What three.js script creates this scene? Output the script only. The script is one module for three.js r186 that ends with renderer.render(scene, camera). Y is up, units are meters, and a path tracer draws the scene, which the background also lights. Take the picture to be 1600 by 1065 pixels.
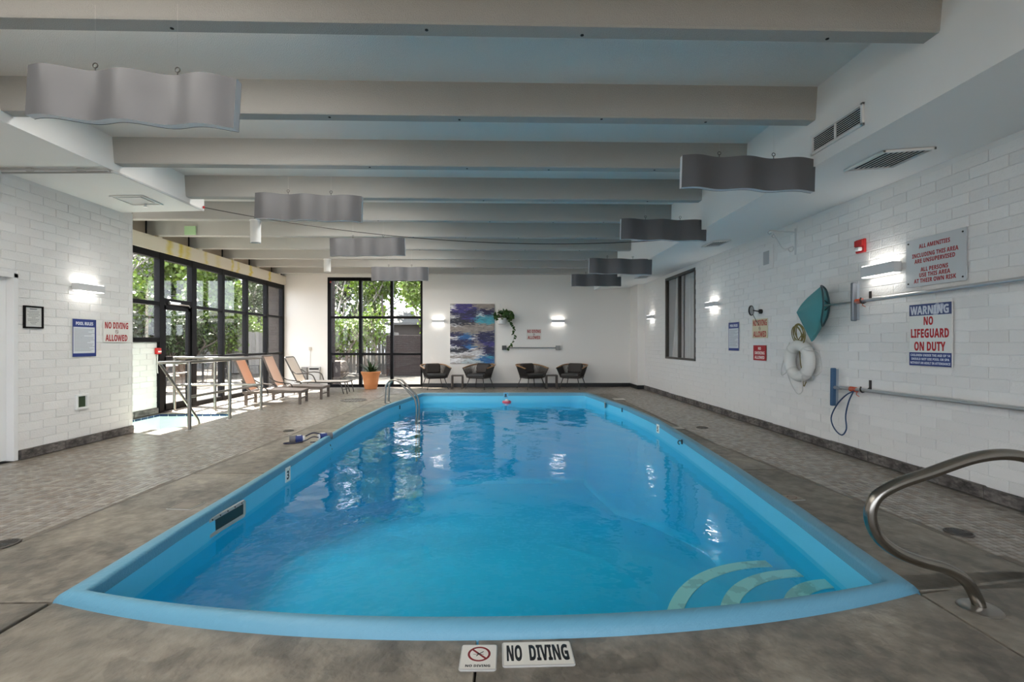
import * as THREE from 'three';
import { RoundedBoxGeometry } from 'three/addons/geometries/RoundedBoxGeometry.js';
import { mergeGeometries } from 'three/addons/utils/BufferGeometryUtils.js';
import { RectAreaLightUniformsLib } from 'three/addons/lights/RectAreaLightUniformsLib.js';

/* ------------------------------------------------ camera, sky, sun, exposure */
const scene = new THREE.Scene();
const EYE = 1.3, FOCAL = 740;                                   // metres, pixels at 1600 x 1065
const camera = new THREE.PerspectiveCamera(2 * Math.atan(532.5 / FOCAL) * 180 / Math.PI, 1600 / 1065, 0.05, 200);
camera.position.set(0, EYE, 0);
camera.rotation.y = -1.4 * Math.PI / 180;
camera.setViewOffset(1600, 1065, 0, -2.5, 1600, 1065);
scene.background = new THREE.Color(0.90, 0.97, 1.08);
scene.backgroundIntensity = 3.0;
const sun = new THREE.DirectionalLight(new THREE.Color(1.0, 0.94, 0.84), 36);
sun.position.set(-11, 19, -4.6).add(new THREE.Vector3(-5, 0, -9));
sun.target.position.set(-5, 0, -9);
sun.castShadow = true;
sun.shadow.mapSize.set(4096, 4096);
Object.assign(sun.shadow.camera, { left: -22, right: 22, top: 22, bottom: -22, near: 1, far: 70 });
scene.add(sun, sun.target);
const renderer = new THREE.WebGLRenderer({ antialias: true });
renderer.toneMapping = THREE.LinearToneMapping;
renderer.toneMappingExposure = 1.7;
renderer.shadowMap.enabled = true;
RectAreaLightUniformsLib.init();
const LAMP = new THREE.Color(1.0, 0.96, 0.90);
const SCONCE_LIGHT = 4.5;
const FILL_BATTEN_LIGHT = 14;      // radiance of the added fill battens

/* ------------------------------------------------ helpers */
let seed = 20240611;
function rnd() { seed |= 0; seed = seed + 0x6D2B79F5 | 0; let t = Math.imul(seed ^ seed >>> 15, 1 | seed); t = t + Math.imul(t ^ t >>> 7, 61 | t) ^ t; return ((t ^ t >>> 14) >>> 0) / 4294967296; }
const rr = (a, b) => a + (b - a) * rnd();
const V = (x, y, z) => new THREE.Vector3(x, y, z);
const taken = {};
function numbered(name) { const n = taken[name] = (taken[name] ?? -1) + 1; return n ? `${name}_${String(n).padStart(3, '0')}` : name; }
function tag(o, label, category, group, kind) {
  if (label) o.userData.label = label;
  if (category) o.userData.category = category;
  if (group) o.userData.group = group;
  if (kind) o.userData.kind = kind;
  return o;
}
function plain(g) { const r = g.index ? g.toNonIndexed() : g; for (const k of Object.keys(r.attributes)) if (!['position', 'normal', 'uv'].includes(k)) r.deleteAttribute(k); if (!r.attributes.normal) r.computeVertexNormals(); if (!r.attributes.uv) r.setAttribute('uv', new THREE.BufferAttribute(new Float32Array(r.attributes.position.count * 2), 2)); r.morphAttributes = {}; return r; }
function join(list) { const a = [].concat(list).map(plain); return a.length === 1 ? a[0] : mergeGeometries(a); }
function mesh(name, geos, mat, parent) {
  const m = new THREE.Mesh(join(geos), mat); m.castShadow = m.receiveShadow = true;
  m.name = parent ? name : numbered(name);
  (parent || scene).add(m); return m;
}
function shared(name, geo, mat, parent) { const m = new THREE.Mesh(geo, mat); m.castShadow = m.receiveShadow = true; m.name = parent ? name : numbered(name); (parent || scene).add(m); return m; }
function thing(name, label, category, pos = [0, 0, 0], turn = 0, group) {
  const o = new THREE.Group(); o.name = numbered(name); o.position.set(...pos); o.rotation.y = turn; scene.add(o);
  return tag(o, label, category, group);
}
function struct(name, geos, mat) { const m = mesh(name, geos, mat); m.userData.kind = 'structure'; return m; }
function structGroup(name, pos = [0, 0, 0], turn = 0) { const o = new THREE.Group(); o.name = numbered(name); o.position.set(...pos); o.rotation.y = turn; o.userData.kind = 'structure'; scene.add(o); return o; }
function copy(src, label, pos, turn) { const o = src.clone(); o.name = numbered(src.name.replace(/_\d{3}$/, '')); o.userData = { ...src.userData }; if (label) o.userData.label = label; if (pos) o.position.set(...pos); if (turn !== undefined) o.rotation.y = turn; scene.add(o); return o; }

/* geometry */
const at = (g, x = 0, y = 0, z = 0, ry = 0, rx = 0, rz = 0) => { if (rx) g.rotateX(rx); if (rz) g.rotateZ(rz); if (ry) g.rotateY(ry); g.translate(x, y, z); return g; };
function worldUV(g) {      // uv in metres by the dominant axis
  g = plain(g); const p = g.attributes.position, n = g.attributes.normal, uv = g.attributes.uv;
  for (let i = 0; i < p.count; i++) {
    const ax = Math.abs(n.getX(i)), ay = Math.abs(n.getY(i)), az = Math.abs(n.getZ(i));
    if (ay >= ax && ay >= az) uv.setXY(i, p.getX(i), p.getZ(i)); else if (ax >= az) uv.setXY(i, p.getZ(i), p.getY(i)); else uv.setXY(i, p.getX(i), p.getY(i));
  }
  return g;
}
const bx = (x0, x1, y0, y1, z0, z1) => worldUV(at(new THREE.BoxGeometry(Math.abs(x1 - x0), Math.abs(y1 - y0), Math.abs(z1 - z0)), (x0 + x1) / 2, (y0 + y1) / 2, (z0 + z1) / 2));
function rb(w, h, d, r = 0.004, x = 0, y = 0, z = 0, seg = 1) { return worldUV(at(new RoundedBoxGeometry(w, h, d, seg, Math.min(r, w / 2.01, h / 2.01, d / 2.01)), x, y, z)); }
const cyl = (r0, r1, h, seg = 20) => new THREE.CylinderGeometry(r0, r1, h, seg);
function bar(a, b, r0, r1 = r0, seg = 10) { const d = b.clone().sub(a), g = new THREE.CylinderGeometry(r1, r0, d.length(), seg); g.applyQuaternion(new THREE.Quaternion().setFromUnitVectors(V(0, 1, 0), d.normalize())); const m = a.clone().add(b).multiplyScalar(.5); g.translate(m.x, m.y, m.z); return g; }
class Path3 extends THREE.CurvePath { }
function fillet(pts, r) {         // polyline with rounded corners as one curve
  const c = new Path3(); let prev = pts[0].clone();
  for (let i = 1; i < pts.length - 1; i++) {
    const a = pts[i - 1].clone().sub(pts[i]), b = pts[i + 1].clone().sub(pts[i]), k = Math.min(Array.isArray(r) ? r[i - 1] : r, a.length() * .49, b.length() * .49);
    const p = pts[i].clone().addScaledVector(a.normalize(), k), q = pts[i].clone().addScaledVector(b.normalize(), k);
    c.add(new THREE.LineCurve3(prev, p)); c.add(new THREE.QuadraticBezierCurve3(p, pts[i].clone(), q)); prev = q;
  }
  c.add(new THREE.LineCurve3(prev, pts[pts.length - 1].clone())); return c;
}
function sweep(curve, r, n = 40, seg = 10, closed = false) {   // tube along a curve, evenly sampled, parallel frames
  const P = []; for (let i = 0; i <= n; i++) P.push(curve.getPointAt(i / n));
  const cr = new THREE.CatmullRomCurve3(P, closed, 'centripetal'); return new THREE.TubeGeometry(cr, n * 2, r, seg, closed);
}
const smooth = (pts, r, n = 40, seg = 8, closed = false) => new THREE.TubeGeometry(new THREE.CatmullRomCurve3(pts, closed, 'centripetal'), n, r, seg, closed);
function capped(pts, r, rad, n = 40, seg = 10) { const c = fillet(pts, rad); const e = pts[pts.length - 1], s = pts[0]; return join([sweep(c, r, n, seg), at(new THREE.SphereGeometry(r, seg, 6), e.x, e.y, e.z), at(new THREE.SphereGeometry(r, seg, 6), s.x, s.y, s.z)]); }
function poly(points, h, bevel = 0, holes = []) {      // outline in (x, z), top at y = 0, extruded downward
  const s = new THREE.Shape(points.map(p => new THREE.Vector2(p[0], -p[1])));
  for (const hl of holes) s.holes.push(new THREE.Path(hl.map(p => new THREE.Vector2(p[0], -p[1]))));
  const g = new THREE.ExtrudeGeometry(s, { depth: h - bevel, bevelEnabled: bevel > 0, bevelThickness: bevel, bevelSize: bevel, bevelOffset: -bevel, bevelSegments: 1, curveSegments: 12 });
  g.rotateX(-Math.PI / 2); g.translate(0, -(h - bevel) - bevel, 0); return worldUV(g);
}
function frustum(w, h, d, ch) {    // a block whose face towards +z has chamfered edges, back open
  const a = w / 2, b = h / 2, A = a - ch, B = b - ch, q = [];
  const f = (p0, p1, p2, p3) => q.push(...p0, ...p1, ...p2, ...p0, ...p2, ...p3);
  const F = [[-A, -B, d], [A, -B, d], [A, B, d], [-A, B, d]], R = [[-a, -b, d - ch], [a, -b, d - ch], [a, b, d - ch], [-a, b, d - ch]], K = [[-a, -b, 0], [a, -b, 0], [a, b, 0], [-a, b, 0]];
  f(...F); for (let i = 0; i < 4; i++) { const j = (i + 1) % 4; f(R[i], R[j], F[j], F[i]); f(K[i], K[j], R[j], R[i]); }
  const g = new THREE.BufferGeometry(); g.setAttribute('position', new THREE.Float32BufferAttribute(q, 3)); g.computeVertexNormals(); return worldUV(g);
}

/* procedural textures */
const hash = (x, y, s) => { let h = Math.imul(x, 374761393) + Math.imul(y, 668265263) + Math.imul(s, 974711); h = Math.imul(h ^ h >>> 13, 1274126177); return ((h ^ h >>> 16) >>> 0) / 4294967295; };
function vnoise(x, y, per, s) { const xi = Math.floor(x), yi = Math.floor(y), fx = x - xi, fy = y - yi, u = fx * fx * (3 - 2 * fx), v = fy * fy * (3 - 2 * fy), m = k => ((k % per) + per) % per;
  const a = hash(m(xi), m(yi), s), b = hash(m(xi + 1), m(yi), s), c = hash(m(xi), m(yi + 1), s), d = hash(m(xi + 1), m(yi + 1), s); return a + (b - a) * u + (c - a) * v + (a - b - c + d) * u * v; }
function fbm(u, v, base, oct, s) { let t = 0, a = .5, n = 0, f = base; for (let i = 0; i < oct; i++) { t += a * vnoise(u * f, v * f, f, s + i); n += a; a *= .55; f *= 2; } return t / n; }
function dataTex(n, fn, srgb = false, m = n) {
  const d = new Uint8Array(n * m * 4);
  for (let j = 0; j < m; j++) for (let i = 0; i < n; i++) { const c = fn(i / n, j / m), k = (j * n + i) * 4; for (let q = 0; q < 3; q++) d[k + q] = Math.max(0, Math.min(255, Math.round((Array.isArray(c) ? c[q] : c) * 255))); d[k + 3] = 255; }
  const t = new THREE.DataTexture(d, n, m); t.wrapS = t.wrapT = THREE.RepeatWrapping; t.magFilter = THREE.LinearFilter; t.minFilter = THREE.LinearMipmapLinearFilter; t.generateMipmaps = true; if (srgb) t.colorSpace = THREE.SRGBColorSpace; t.needsUpdate = true; return t;
}
function every(t, metres, my = metres) { const c = t.clone(); c.repeat.set(1 / metres, 1 / my); c.needsUpdate = true; return c; }
const NOISE_FINE = dataTex(256, (u, v) => fbm(u, v, 24, 4, 3));
const NOISE_MID = dataTex(256, (u, v) => fbm(u, v, 6, 5, 11));
const POPCORN = dataTex(512, (u, v) => { const a = fbm(u, v, 90, 2, 5); return a * a; });
const CONCRETE = dataTex(512, (u, v) => { const a = fbm(u, v, 4, 6, 21), b = fbm(u, v, 40, 3, 31), c = fbm(u, v, 12, 3, 43); const k = .52 + .36 * (a - .5) + .22 * (b - .5) - (c > .62 ? .05 : 0); return [k, k * .965, k * .905]; }, true);
const CURB = dataTex(256, (u, v) => { const a = fbm(u, v, 5, 5, 61), b = fbm(u, v, 22, 3, 67); const k = .50 + .5 * (a - .5) + .35 * (b - .5); return [k, k * .97, k * .95]; }, true);

/* materials */
const std = (c, rough = .6, extra = {}) => new THREE.MeshStandardMaterial({ color: Array.isArray(c) ? new THREE.Color().setRGB(...c) : new THREE.Color(c), roughness: rough, ...extra });
const phy = (c, rough, extra = {}) => new THREE.MeshPhysicalMaterial({ color: Array.isArray(c) ? new THREE.Color().setRGB(...c) : new THREE.Color(c), roughness: rough, ...extra });
const M = {
  block: [.80, .775, .825].map(k => std([k, k * .985, k * .955], .5, { bumpMap: every(NOISE_FINE, .35), bumpScale: .0035 })),
  mortar: std([.79, .785, .77], .6),
  plaster: std([.80, .775, .735], .7, { bumpMap: every(NOISE_MID, .8), bumpScale: .002 }),
  soffit: std([.88, .87, .845], .7),
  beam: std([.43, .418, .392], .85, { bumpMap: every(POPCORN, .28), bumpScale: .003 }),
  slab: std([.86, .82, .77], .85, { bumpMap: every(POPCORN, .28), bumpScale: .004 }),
  header: null,
  infill: std([.40, .34, .27], .9),
  concrete: [1, .93, 1.06].map((k, i) => std([.88 * k, .83 * k, .76 * k], .5, { map: every(CONCRETE, 2.3 + .3 * i), bumpMap: every(NOISE_FINE, .5), bumpScale: .003 })),
  grout: std([.16, .14, .115], .7),
  joint: std([.05, .045, .04], .9),
  curb: std([.58, .55, .53], .8, { map: every(CURB, .8, .4), bumpMap: every(NOISE_FINE, .3), bumpScale: .004 }),
  blackbase: std([.012, .012, .013], .35),
  frame: phy([.006, .006, .007], .5, { specularIntensity: .25 }),
  glass: phy([1, 1, 1], .02, { transmission: 1, thickness: 0, ior: 1.5, specularIntensity: .45 }),
  steel: std([.27, .25, .22], .24, { metalness: 1 }),
  rail: std([.34, .32, .29], .3, { metalness: 1 }),
  alum: std([.70, .70, .70], .32, { metalness: 1 }),
  darksteel: std([.05, .045, .042], .45, { metalness: .5 }),
  white: std([.80, .80, .79], .45),
  vent: std([.80, .80, .785], .5),
  dark: std([.012, .012, .012], .9),
  red: std([.55, .02, .02], .4),
};
const paint = (w, h, draw) => { const c = document.createElement('canvas'); c.width = w; c.height = h; const x = c.getContext('2d'); draw(x, w, h); const t = new THREE.CanvasTexture(c); t.colorSpace = THREE.SRGBColorSpace; t.anisotropy = 8; return t; };
function fitText(x, s, cx, cy, width, size, weight = 'bold', family = 'sans-serif', squeeze = true) { x.font = `${weight} ${size}px ${family}`; x.textAlign = 'center'; x.textBaseline = 'middle'; const w = x.measureText(s).width; x.save(); x.translate(cx, cy); if (squeeze || w > width) x.scale(width / w, 1); x.fillText(s, 0, 0); x.strokeStyle = x.fillStyle; x.lineJoin = 'round'; x.lineWidth = size * .045; x.strokeText(s, 0, 0); x.restore(); }

/* ------------------------------------------------ room: dimensions */
const XR = 4.04, XL = -5.34, XW = -6.32, ZF = -13.9, ZL = -7.0, ZB = 2.6;      // right, left, glazed, far, end of left wall, back
const POOL_IN = [[-2.08, -2.44], [-2.14, -3.2], [-2.19, -4.4], [-2.275, -6.2], [-2.30, -7.75], [-2.235, -9.5], [-1.90, -11.72], [2.08, -11.72], [2.44, -9.1], [2.49, -7.6], [2.40, -6.1], [2.285, -4.65], [2.155, -3.4], [2.02, -2.43]];
const POOL_OUT = [[-2.245, -2.425], [-2.265, -3.2], [-2.29, -4.4], [-2.37, -6.25], [-2.39, -7.85], [-2.33, -9.6], [-2.0, -11.93], [2.27, -11.93], [2.59, -9.1], [2.635, -7.7], [2.55, -6.2], [2.455, -4.8], [2.335, -3.55], [2.185, -2.41]];
const NEAR_BULGE_IN = 0.27, NEAR_BULGE_OUT = 0.35;
function ring(pts, bulge, n = 12) {      // resample the outline: n steps a side and a bowed near side
  const out = [], k = pts.length;
  for (let i = 0; i < k; i++) {
    const a = pts[i], b = pts[(i + 1) % k], near = i === k - 1;
    const m = near ? 48 : n;
    for (let j = 0; j < m; j++) { const t = j / m; out.push([a[0] + (b[0] - a[0]) * t, a[1] + (b[1] - a[1]) * t + (near ? bulge * (1 - Math.pow(Math.abs(2 * t - 1), 2.2)) : 0)]); }
  }
  return out;
}
const RIN = ring(POOL_IN, NEAR_BULGE_IN), ROUT = ring(POOL_OUT, NEAR_BULGE_OUT);
const SPA = [[-6.26, -7.2], [-5.1, -7.2], [-4.84, -7.5], [-4.80, -8.55], [-5.02, -8.86], [-6.26, -8.86]];

/* floor: grout bed with voids for pool and spa, concrete slabs and mosaic on it */
const voidPool = ROUT.map(([x, z]) => [x * .985 + .0005, z]);
const floorOutline = [[XL - .34, ZB + .25], [XL - .34, ZL + .2], [XW - .21, ZL + .2], [XW - .21, ZF - .3], [XR + .3, ZF - .3], [XR + .3, ZB + .25]];
const floor = struct('floor', at(poly(floorOutline, .25, 0, [voidPool, SPA.map(([x, z]) => [x + (x < -6 ? -.03 : .05), z + (z > -8 ? .05 : -.05)])]), 0, -.024, 0), M.joint);
{
  const LB = z => z > -3 ? -3.14 : z < -8.5 ? -2.86 : -3.14 + (-3 - z) / 5.5 * .28;       // border between slabs and mosaic
  const RB = z => z > -2.6 ? 3.05 : z < -6.2 ? 2.74 : 3.05 - (-2.6 - z) / 3.6 * .31;
  const outAt = (z, side) => { let best = null; for (let i = 0; i < ROUT.length; i++) { const a = ROUT[i], b = ROUT[(i + 1) % ROUT.length]; if ((a[1] - z) * (b[1] - z) <= 0 && a[1] !== b[1]) { const x = a[0] + (b[0] - a[0]) * (z - a[1]) / (b[1] - a[1]); if (Math.sign(x - .05) === side && (best === null || Math.abs(x) > Math.abs(best))) best = x; } } return best; };
  let k = 0; const g = .009;
  const slab = (pts) => { const m = mesh('concrete_slab', poly(pts, .05, .003), M.concrete[k++ % 3], floor); m.position.y = 0.0; return m; };
  const cuts = [-2.43, -4.78, -7.2, -9.6, -11.9];
  for (let i = 0; i < 4; i++) {
    const z0 = cuts[i] - g, z1 = cuts[i + 1] + g, L = [], R = [];
    for (let j = 0; j <= 8; j++) { const z = z0 + (z1 - z0) * j / 8; L.push([(outAt(z, -1) ?? -2.03) + .02, z]); R.push([(outAt(z, 1) ?? 2.27) - .02, z]); }
    slab([...L, ...[...Array(9)].map((_, j) => { const z = z1 + (z0 - z1) * j / 8; return [LB(z) + g, z]; })].reverse());
    slab([...R, ...[...Array(9)].map((_, j) => { const z = z1 + (z0 - z1) * j / 8; return [RB(z) - g, z]; })]);
  }
  const arc = ROUT.slice(ROUT.length - 48), nearEdge = arc.map(([x, z]) => [x * .985, z - .03]);           // from right corner to left corner
  const leftHalf = nearEdge.filter(p => p[0] < -.105), rightHalf = nearEdge.filter(p => p[0] > -.095);
  slab([[-2.235, -2.42], ...(leftHalf[0][0] > leftHalf[leftHalf.length - 1][0] ? leftHalf.slice().reverse() : leftHalf), [-.105, -2.11], [-.105, 1.2], [-2.235, 1.2]]);
  slab([[-.095, -2.11], ...(rightHalf[0][0] > rightHalf[rightHalf.length - 1][0] ? rightHalf.slice().reverse() : rightHalf), [2.165, -2.40], [2.12, 1.2], [-.095, 1.2]]);
  slab([[-3.14 + g, -2.43 + g], [-2.26, -2.43 + g], [-2.247, 1.2], [-3.14 + g, 1.2]]);
  slab([[2.18, -2.40], [2.6, -2.48], [3.05 - g, -2.55], [3.05 - g, 1.2], [2.132, 1.2]]);
  slab([[2.2, -2.43], [2.6, -2.495], [2.6, -2.62], [2.2, -2.6]]);
  slab([[2.61, -2.5], [3.05 - g, -2.565], [3.05 - g, -2.62], [2.61, -2.62]]);
  // the mosaic: small squares, far too many to tell apart
  const inside = (p, P) => { let c = false; for (let i = 0, j = P.length - 1; i < P.length; j = i++) if ((P[i][1] > p[1]) !== (P[j][1] > p[1]) && p[0] < (P[j][0] - P[i][0]) * (p[1] - P[i][1]) / (P[j][1] - P[i][1]) + P[i][0]) c = !c; return c; };
  const grown = (P, d) => { const cx = P.reduce((s, p) => s + p[0], 0) / P.length, cz = P.reduce((s, p) => s + p[1], 0) / P.length; return P.map(([x, z]) => [x + Math.sign(x - cx) * d, z + Math.sign(z - cz) * d]); };
  const spaG = grown(SPA, .16), poolG = grown(ROUT, .03);
  const spaHole = grown(SPA, .05);
  mesh('mosaic_bed', [at(poly([[XW - .02, ZL], [XL, ZL], [XL, 1.2], [-3.14, 1.2], [-3.14, -3], [-2.86, -8.5], [-2.86, ZF], [XW - .02, ZF]], .03, 0, [spaHole]), 0, -.003, 0), at(poly([[3.05, 1.2], [3.05, -2.6], [2.74, -6.2], [2.74, ZF], [XR, ZF], [XR, 1.2]], .03), 0, -.003, 0), at(poly([[-2.86, -11.95], [2.74, -11.95], [2.74, ZF], [-2.86, ZF]], .03), 0, -.003, 0)], M.grout, floor);
  const spots = []; const S = .05;
  for (let z = -1.2; z > ZF + .05; z -= S) for (let x = XW + .08; x < XR - .04; x += S) {
    const onLeft = x < LB(z) - .03, onRight = x > RB(z) + .03, far = z < -11.92;
    if (!(onLeft || onRight || far)) continue;
    if (z > ZL - .02 && x < XL + .06) continue;
    if (far && (z > -11.98)) continue;
    if (inside([x, z], spaG) || inside([x, z], poolG)) continue;
    spots.push([x, z]);
  }
  const tg = (() => { const f = frustum(.046, .046, .014, .0025); f.rotateX(-Math.PI / 2); f.translate(0, -.0135, 0); return f; })();
  const im = new THREE.InstancedMesh(tg, phy([1, 1, 1], .4, { clearcoat: .7, clearcoatRoughness: .26 }), spots.length); im.name = 'mosaic_tiles'; tag(im, null, null, null, 'stuff');
  const mt = new THREE.Matrix4(), q = new THREE.Quaternion(), c = new THREE.Color();
  const pal = [[.22, .19, .155], [.25, .215, .175], [.18, .15, .12], [.29, .255, .21], [.20, .155, .115], [.235, .21, .18]];
  spots.forEach(([x, z], i) => { q.setFromEuler(new THREE.Euler(rr(-.012, .012), 0, rr(-.012, .012))); mt.compose(V(x, rr(-.0012, .0008), z), q, V(1, 1, 1)); im.setMatrixAt(i, mt); const p = pal[Math.floor(rnd() * pal.length)], k = rr(.82, 1.14); im.setColorAt(i, c.setRGB(p[0] * k, p[1] * k, p[2] * k)); });
  im.castShadow = im.receiveShadow = true; floor.add(im);
}

/* walls of painted blocks: 0.316 long, 0.1 high, joints recessed */
const BL = .316, BH = .1;
const BLOCKS = [0, 1, 2].map(() => frustum(BL - .005, BH - .005, .018, .0028));
function blockWall(wall, along0, along1, y0, y1, place, holes = [], most = 300, frameEdge = 9, phase = 0, rows0 = 0) {
  const all = [];
  for (let r = 0; y0 + (r + 1) * BH <= y1 + .03; r++) {
    const off = ((r + rows0) % 2) * BL / 2 + phase;
    for (let k = Math.floor((along0 - off) / BL) - 1; ; k++) {
      let a = off + k * BL, b = a + BL; if (a >= along1) break; if (b <= along0) continue;
      a = Math.max(a, along0); b = Math.min(b, along1); if (b - a < .05) continue;
      const yb = y0 + r * BH, yt = Math.min(y1, yb + BH);
      const clip = holes.find(h => a < h[1] - .005 && b > h[0] + .005 && yb < h[3] - .02 && yt > h[2] + .02);
      if (clip) { if (a < clip[0] - .05) b = clip[0]; else if (b > clip[1] + .05) a = clip[1]; else continue; }
      all.push([a, b, yb, yt]);
    }
  }
  all.sort((p, q) => q[1] - p[1]);
  let n = 0;
  const rest = [];
  all.forEach(([a, b, yb, yt], i) => {
    const w = b - a, h = yt - yb, full = Math.abs(w - BL) < .002 && Math.abs(h - BH) < .002;
    const geo = full ? BLOCKS[i % 3] : frustum(w - .005, h - .005, .018, .0028);
    const proud = rr(-.0015, .002), tilt = rr(-.005, .005), nod = rr(-.012, .012);
    const m4 = place((a + b) / 2, (yb + yt) / 2, proud).multiply(new THREE.Matrix4().makeRotationFromEuler(new THREE.Euler(nod, tilt, 0)));
    if (b < frameEdge && n++ < most) { const m = shared('block', geo, M.block[Math.floor(rnd() * 3)], wall); m.applyMatrix4(m4); }
    else rest.push(geo.clone().applyMatrix4(m4));
  });
  if (rest.length) { const m = mesh('block_courses', rest, M.block[0], wall); m.userData.kind = 'stuff'; }
}
const onRight = (z, y, p) => new THREE.Matrix4().makeTranslation(XR + .018 - p, y, z).multiply(new THREE.Matrix4().makeRotationY(-Math.PI / 2));
const onLeft = (z, y, p) => new THREE.Matrix4().makeTranslation(XL - .018 + p, y, z).multiply(new THREE.Matrix4().makeRotationY(Math.PI / 2));
const onGlazed = (z, y, p) => new THREE.Matrix4().makeTranslation(XW - .018 + p, y, z).multiply(new THREE.Matrix4().makeRotationY(Math.PI / 2));
const RW = { z0: -11.5, z1: -9.72, y0: .915, y1: 2.86 };          // window in the right wall
const wallRight = struct('wall_right', [bx(XR + .006, XR + .3, 0, 3.1, RW.z1, ZB), bx(XR + .006, XR + .3, 0, 3.1, ZF, RW.z0), bx(XR + .006, XR + .3, 0, RW.y0, RW.z0, RW.z1), bx(XR + .006, XR + .3, RW.y1, 3.1, RW.z0, RW.z1)], M.mortar);
blockWall(wallRight, -13.15, 2.5, .1, 2.97, onRight, [[RW.z0, RW.z1, RW.y0, RW.y1]], 300, -3.3, .125);

const DOOR = { z0: -5.37, z1: -4.45, y1: 2.06 };
const wallLeft = struct('wall_left', [bx(XL - .3, XL - .006, 0, 3.2, ZL, DOOR.z0), bx(XL - .3, XL - .006, 0, 3.2, DOOR.z1, ZB), bx(XL - .3, XL - .006, DOOR.y1, 3.2, DOOR.z0, DOOR.z1), bx(XL - .3, XL - .25, 0, DOOR.y1, DOOR.z0, DOOR.z1), bx(XW - .2, XL - .3, 0, 3.3, ZL, ZL + .2)], M.mortar);
blockWall(wallLeft, ZL + .002, 2.5, .1, 3.17, onLeft, [[DOOR.z0, DOOR.z1, 0, DOOR.y1]], 300, -4.7, .02);
mesh('end_face', bx(XL - .3, XL - .001, 0, 3.17, ZL - .012, ZL), M.block[0], wallLeft);
const doorLeft = structGroup('door_1', [XL - .06, 0, 0]);
{
  const w = DOOR.z1 - DOOR.z0, zc = (DOOR.z0 + DOOR.z1) / 2;
  mesh('door_frame', [rb(.14, DOOR.y1, .05, .004, 0, DOOR.y1 / 2, DOOR.z0 + .025), rb(.14, DOOR.y1, .05, .004, 0, DOOR.y1 / 2, DOOR.z1 - .025), rb(.14, .05, w, .004, 0, DOOR.y1 - .025, zc)], M.white, doorLeft);
  mesh('door_leaf', rb(.04, DOOR.y1 - .06, w - .1, .003, -.03, DOOR.y1 / 2 - .02, zc), M.white, doorLeft);
  mesh('handle', [bar(V(0, 1.0, DOOR.z1 - .13), V(.05, 1.0, DOOR.z1 - .13), .01), bar(V(.05, 1.0, DOOR.z1 - .13), V(.05, 1.0, DOOR.z1 - .25), .009)], M.alum, doorLeft);
}
// low wall of painted blocks under the small window beside the spa
const GZ = { z0: -8.96, y1: 1.31 };
const wallLow = struct('wall_spa', bx(XW - .3, XW - .006, 0, GZ.y1, GZ.z0, ZL), M.mortar);
blockWall(wallLow, GZ.z0 + .004, ZL, .1, GZ.y1, onGlazed, [], 300, 9, .07);
mesh('end_face', bx(XW - .3, XW - .001, 0, GZ.y1, GZ.z0 - .014, GZ.z0 + .002), M.block[0], wallLow);

// far wall: smooth paint round a tall window; the pilaster in the far right corner
const FW = { x0: -5.03, x1: -2.275, y1: 3.2 };
const wallFar = struct('wall_far', [bx(XW - .3, FW.x0, 0, 3.52, ZF - .3, ZF), bx(FW.x1, XR + .3, 0, 3.52, ZF - .3, ZF), bx(FW.x0, FW.x1, FW.y1, 3.52, ZF - .3, ZF)], M.plaster);
struct('pilaster', bx(3.83, XR + .02, 0, 2.95, ZF, -13.15), M.plaster);
const wallBack = struct('wall_back', [bx(XL - .3, -4.4, 0, 3.52, ZB, ZB + .25), bx(3.3, XR + .3, 0, 3.52, ZB, ZB + .25), bx(-4.4, 3.3, 3.0, 3.52, ZB, ZB + .25), bx(-4.4, 3.3, 0, .35, ZB, ZB + .25)], M.plaster);  // out of view; its opening is made for the added glazing

// baseboards: rough stone curb on the block walls, black strip on the far wall
function curb(name, x0, x1, z0, z1, h = .1) {      // in lengths with ragged joints
  const o = structGroup(name); const along = Math.abs(z1 - z0), n = Math.max(1, Math.round(along / .62));
  for (let i = 0; i < n; i++) { const a = z0 + (z1 - z0) * i / n, b = z0 + (z1 - z0) * (i + 1) / n, hh = h + rr(-.006, .006), d = rr(-.004, .004); mesh('stone', at(rb(Math.abs(x1 - x0), hh, Math.abs(b - a) - .004, .007), (x0 + x1) / 2 + d, hh / 2, (a + b) / 2), M.curb, o); }
  return o;
}
curb('baseboard_right', XR - .03, XR + .03, -13.13, .5, .105);
curb('baseboard_left', XL - .03, XL + .03, ZL + .0, DOOR.z0 - .01, .105);
curb('baseboard_spa', XW - .03, XW + .03, -8.95, ZL, .1);
struct('baseboard_far', [rb(3.83 - FW.x1, .11, .02, .003, (3.83 + FW.x1) / 2, .055, ZF + .01), rb(.02, .11, .75, .003, 3.82, .055, ZF + .375), rb(.23, .11, .02, .003, 3.93, .055, -13.14)], M.blackbase);

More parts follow.
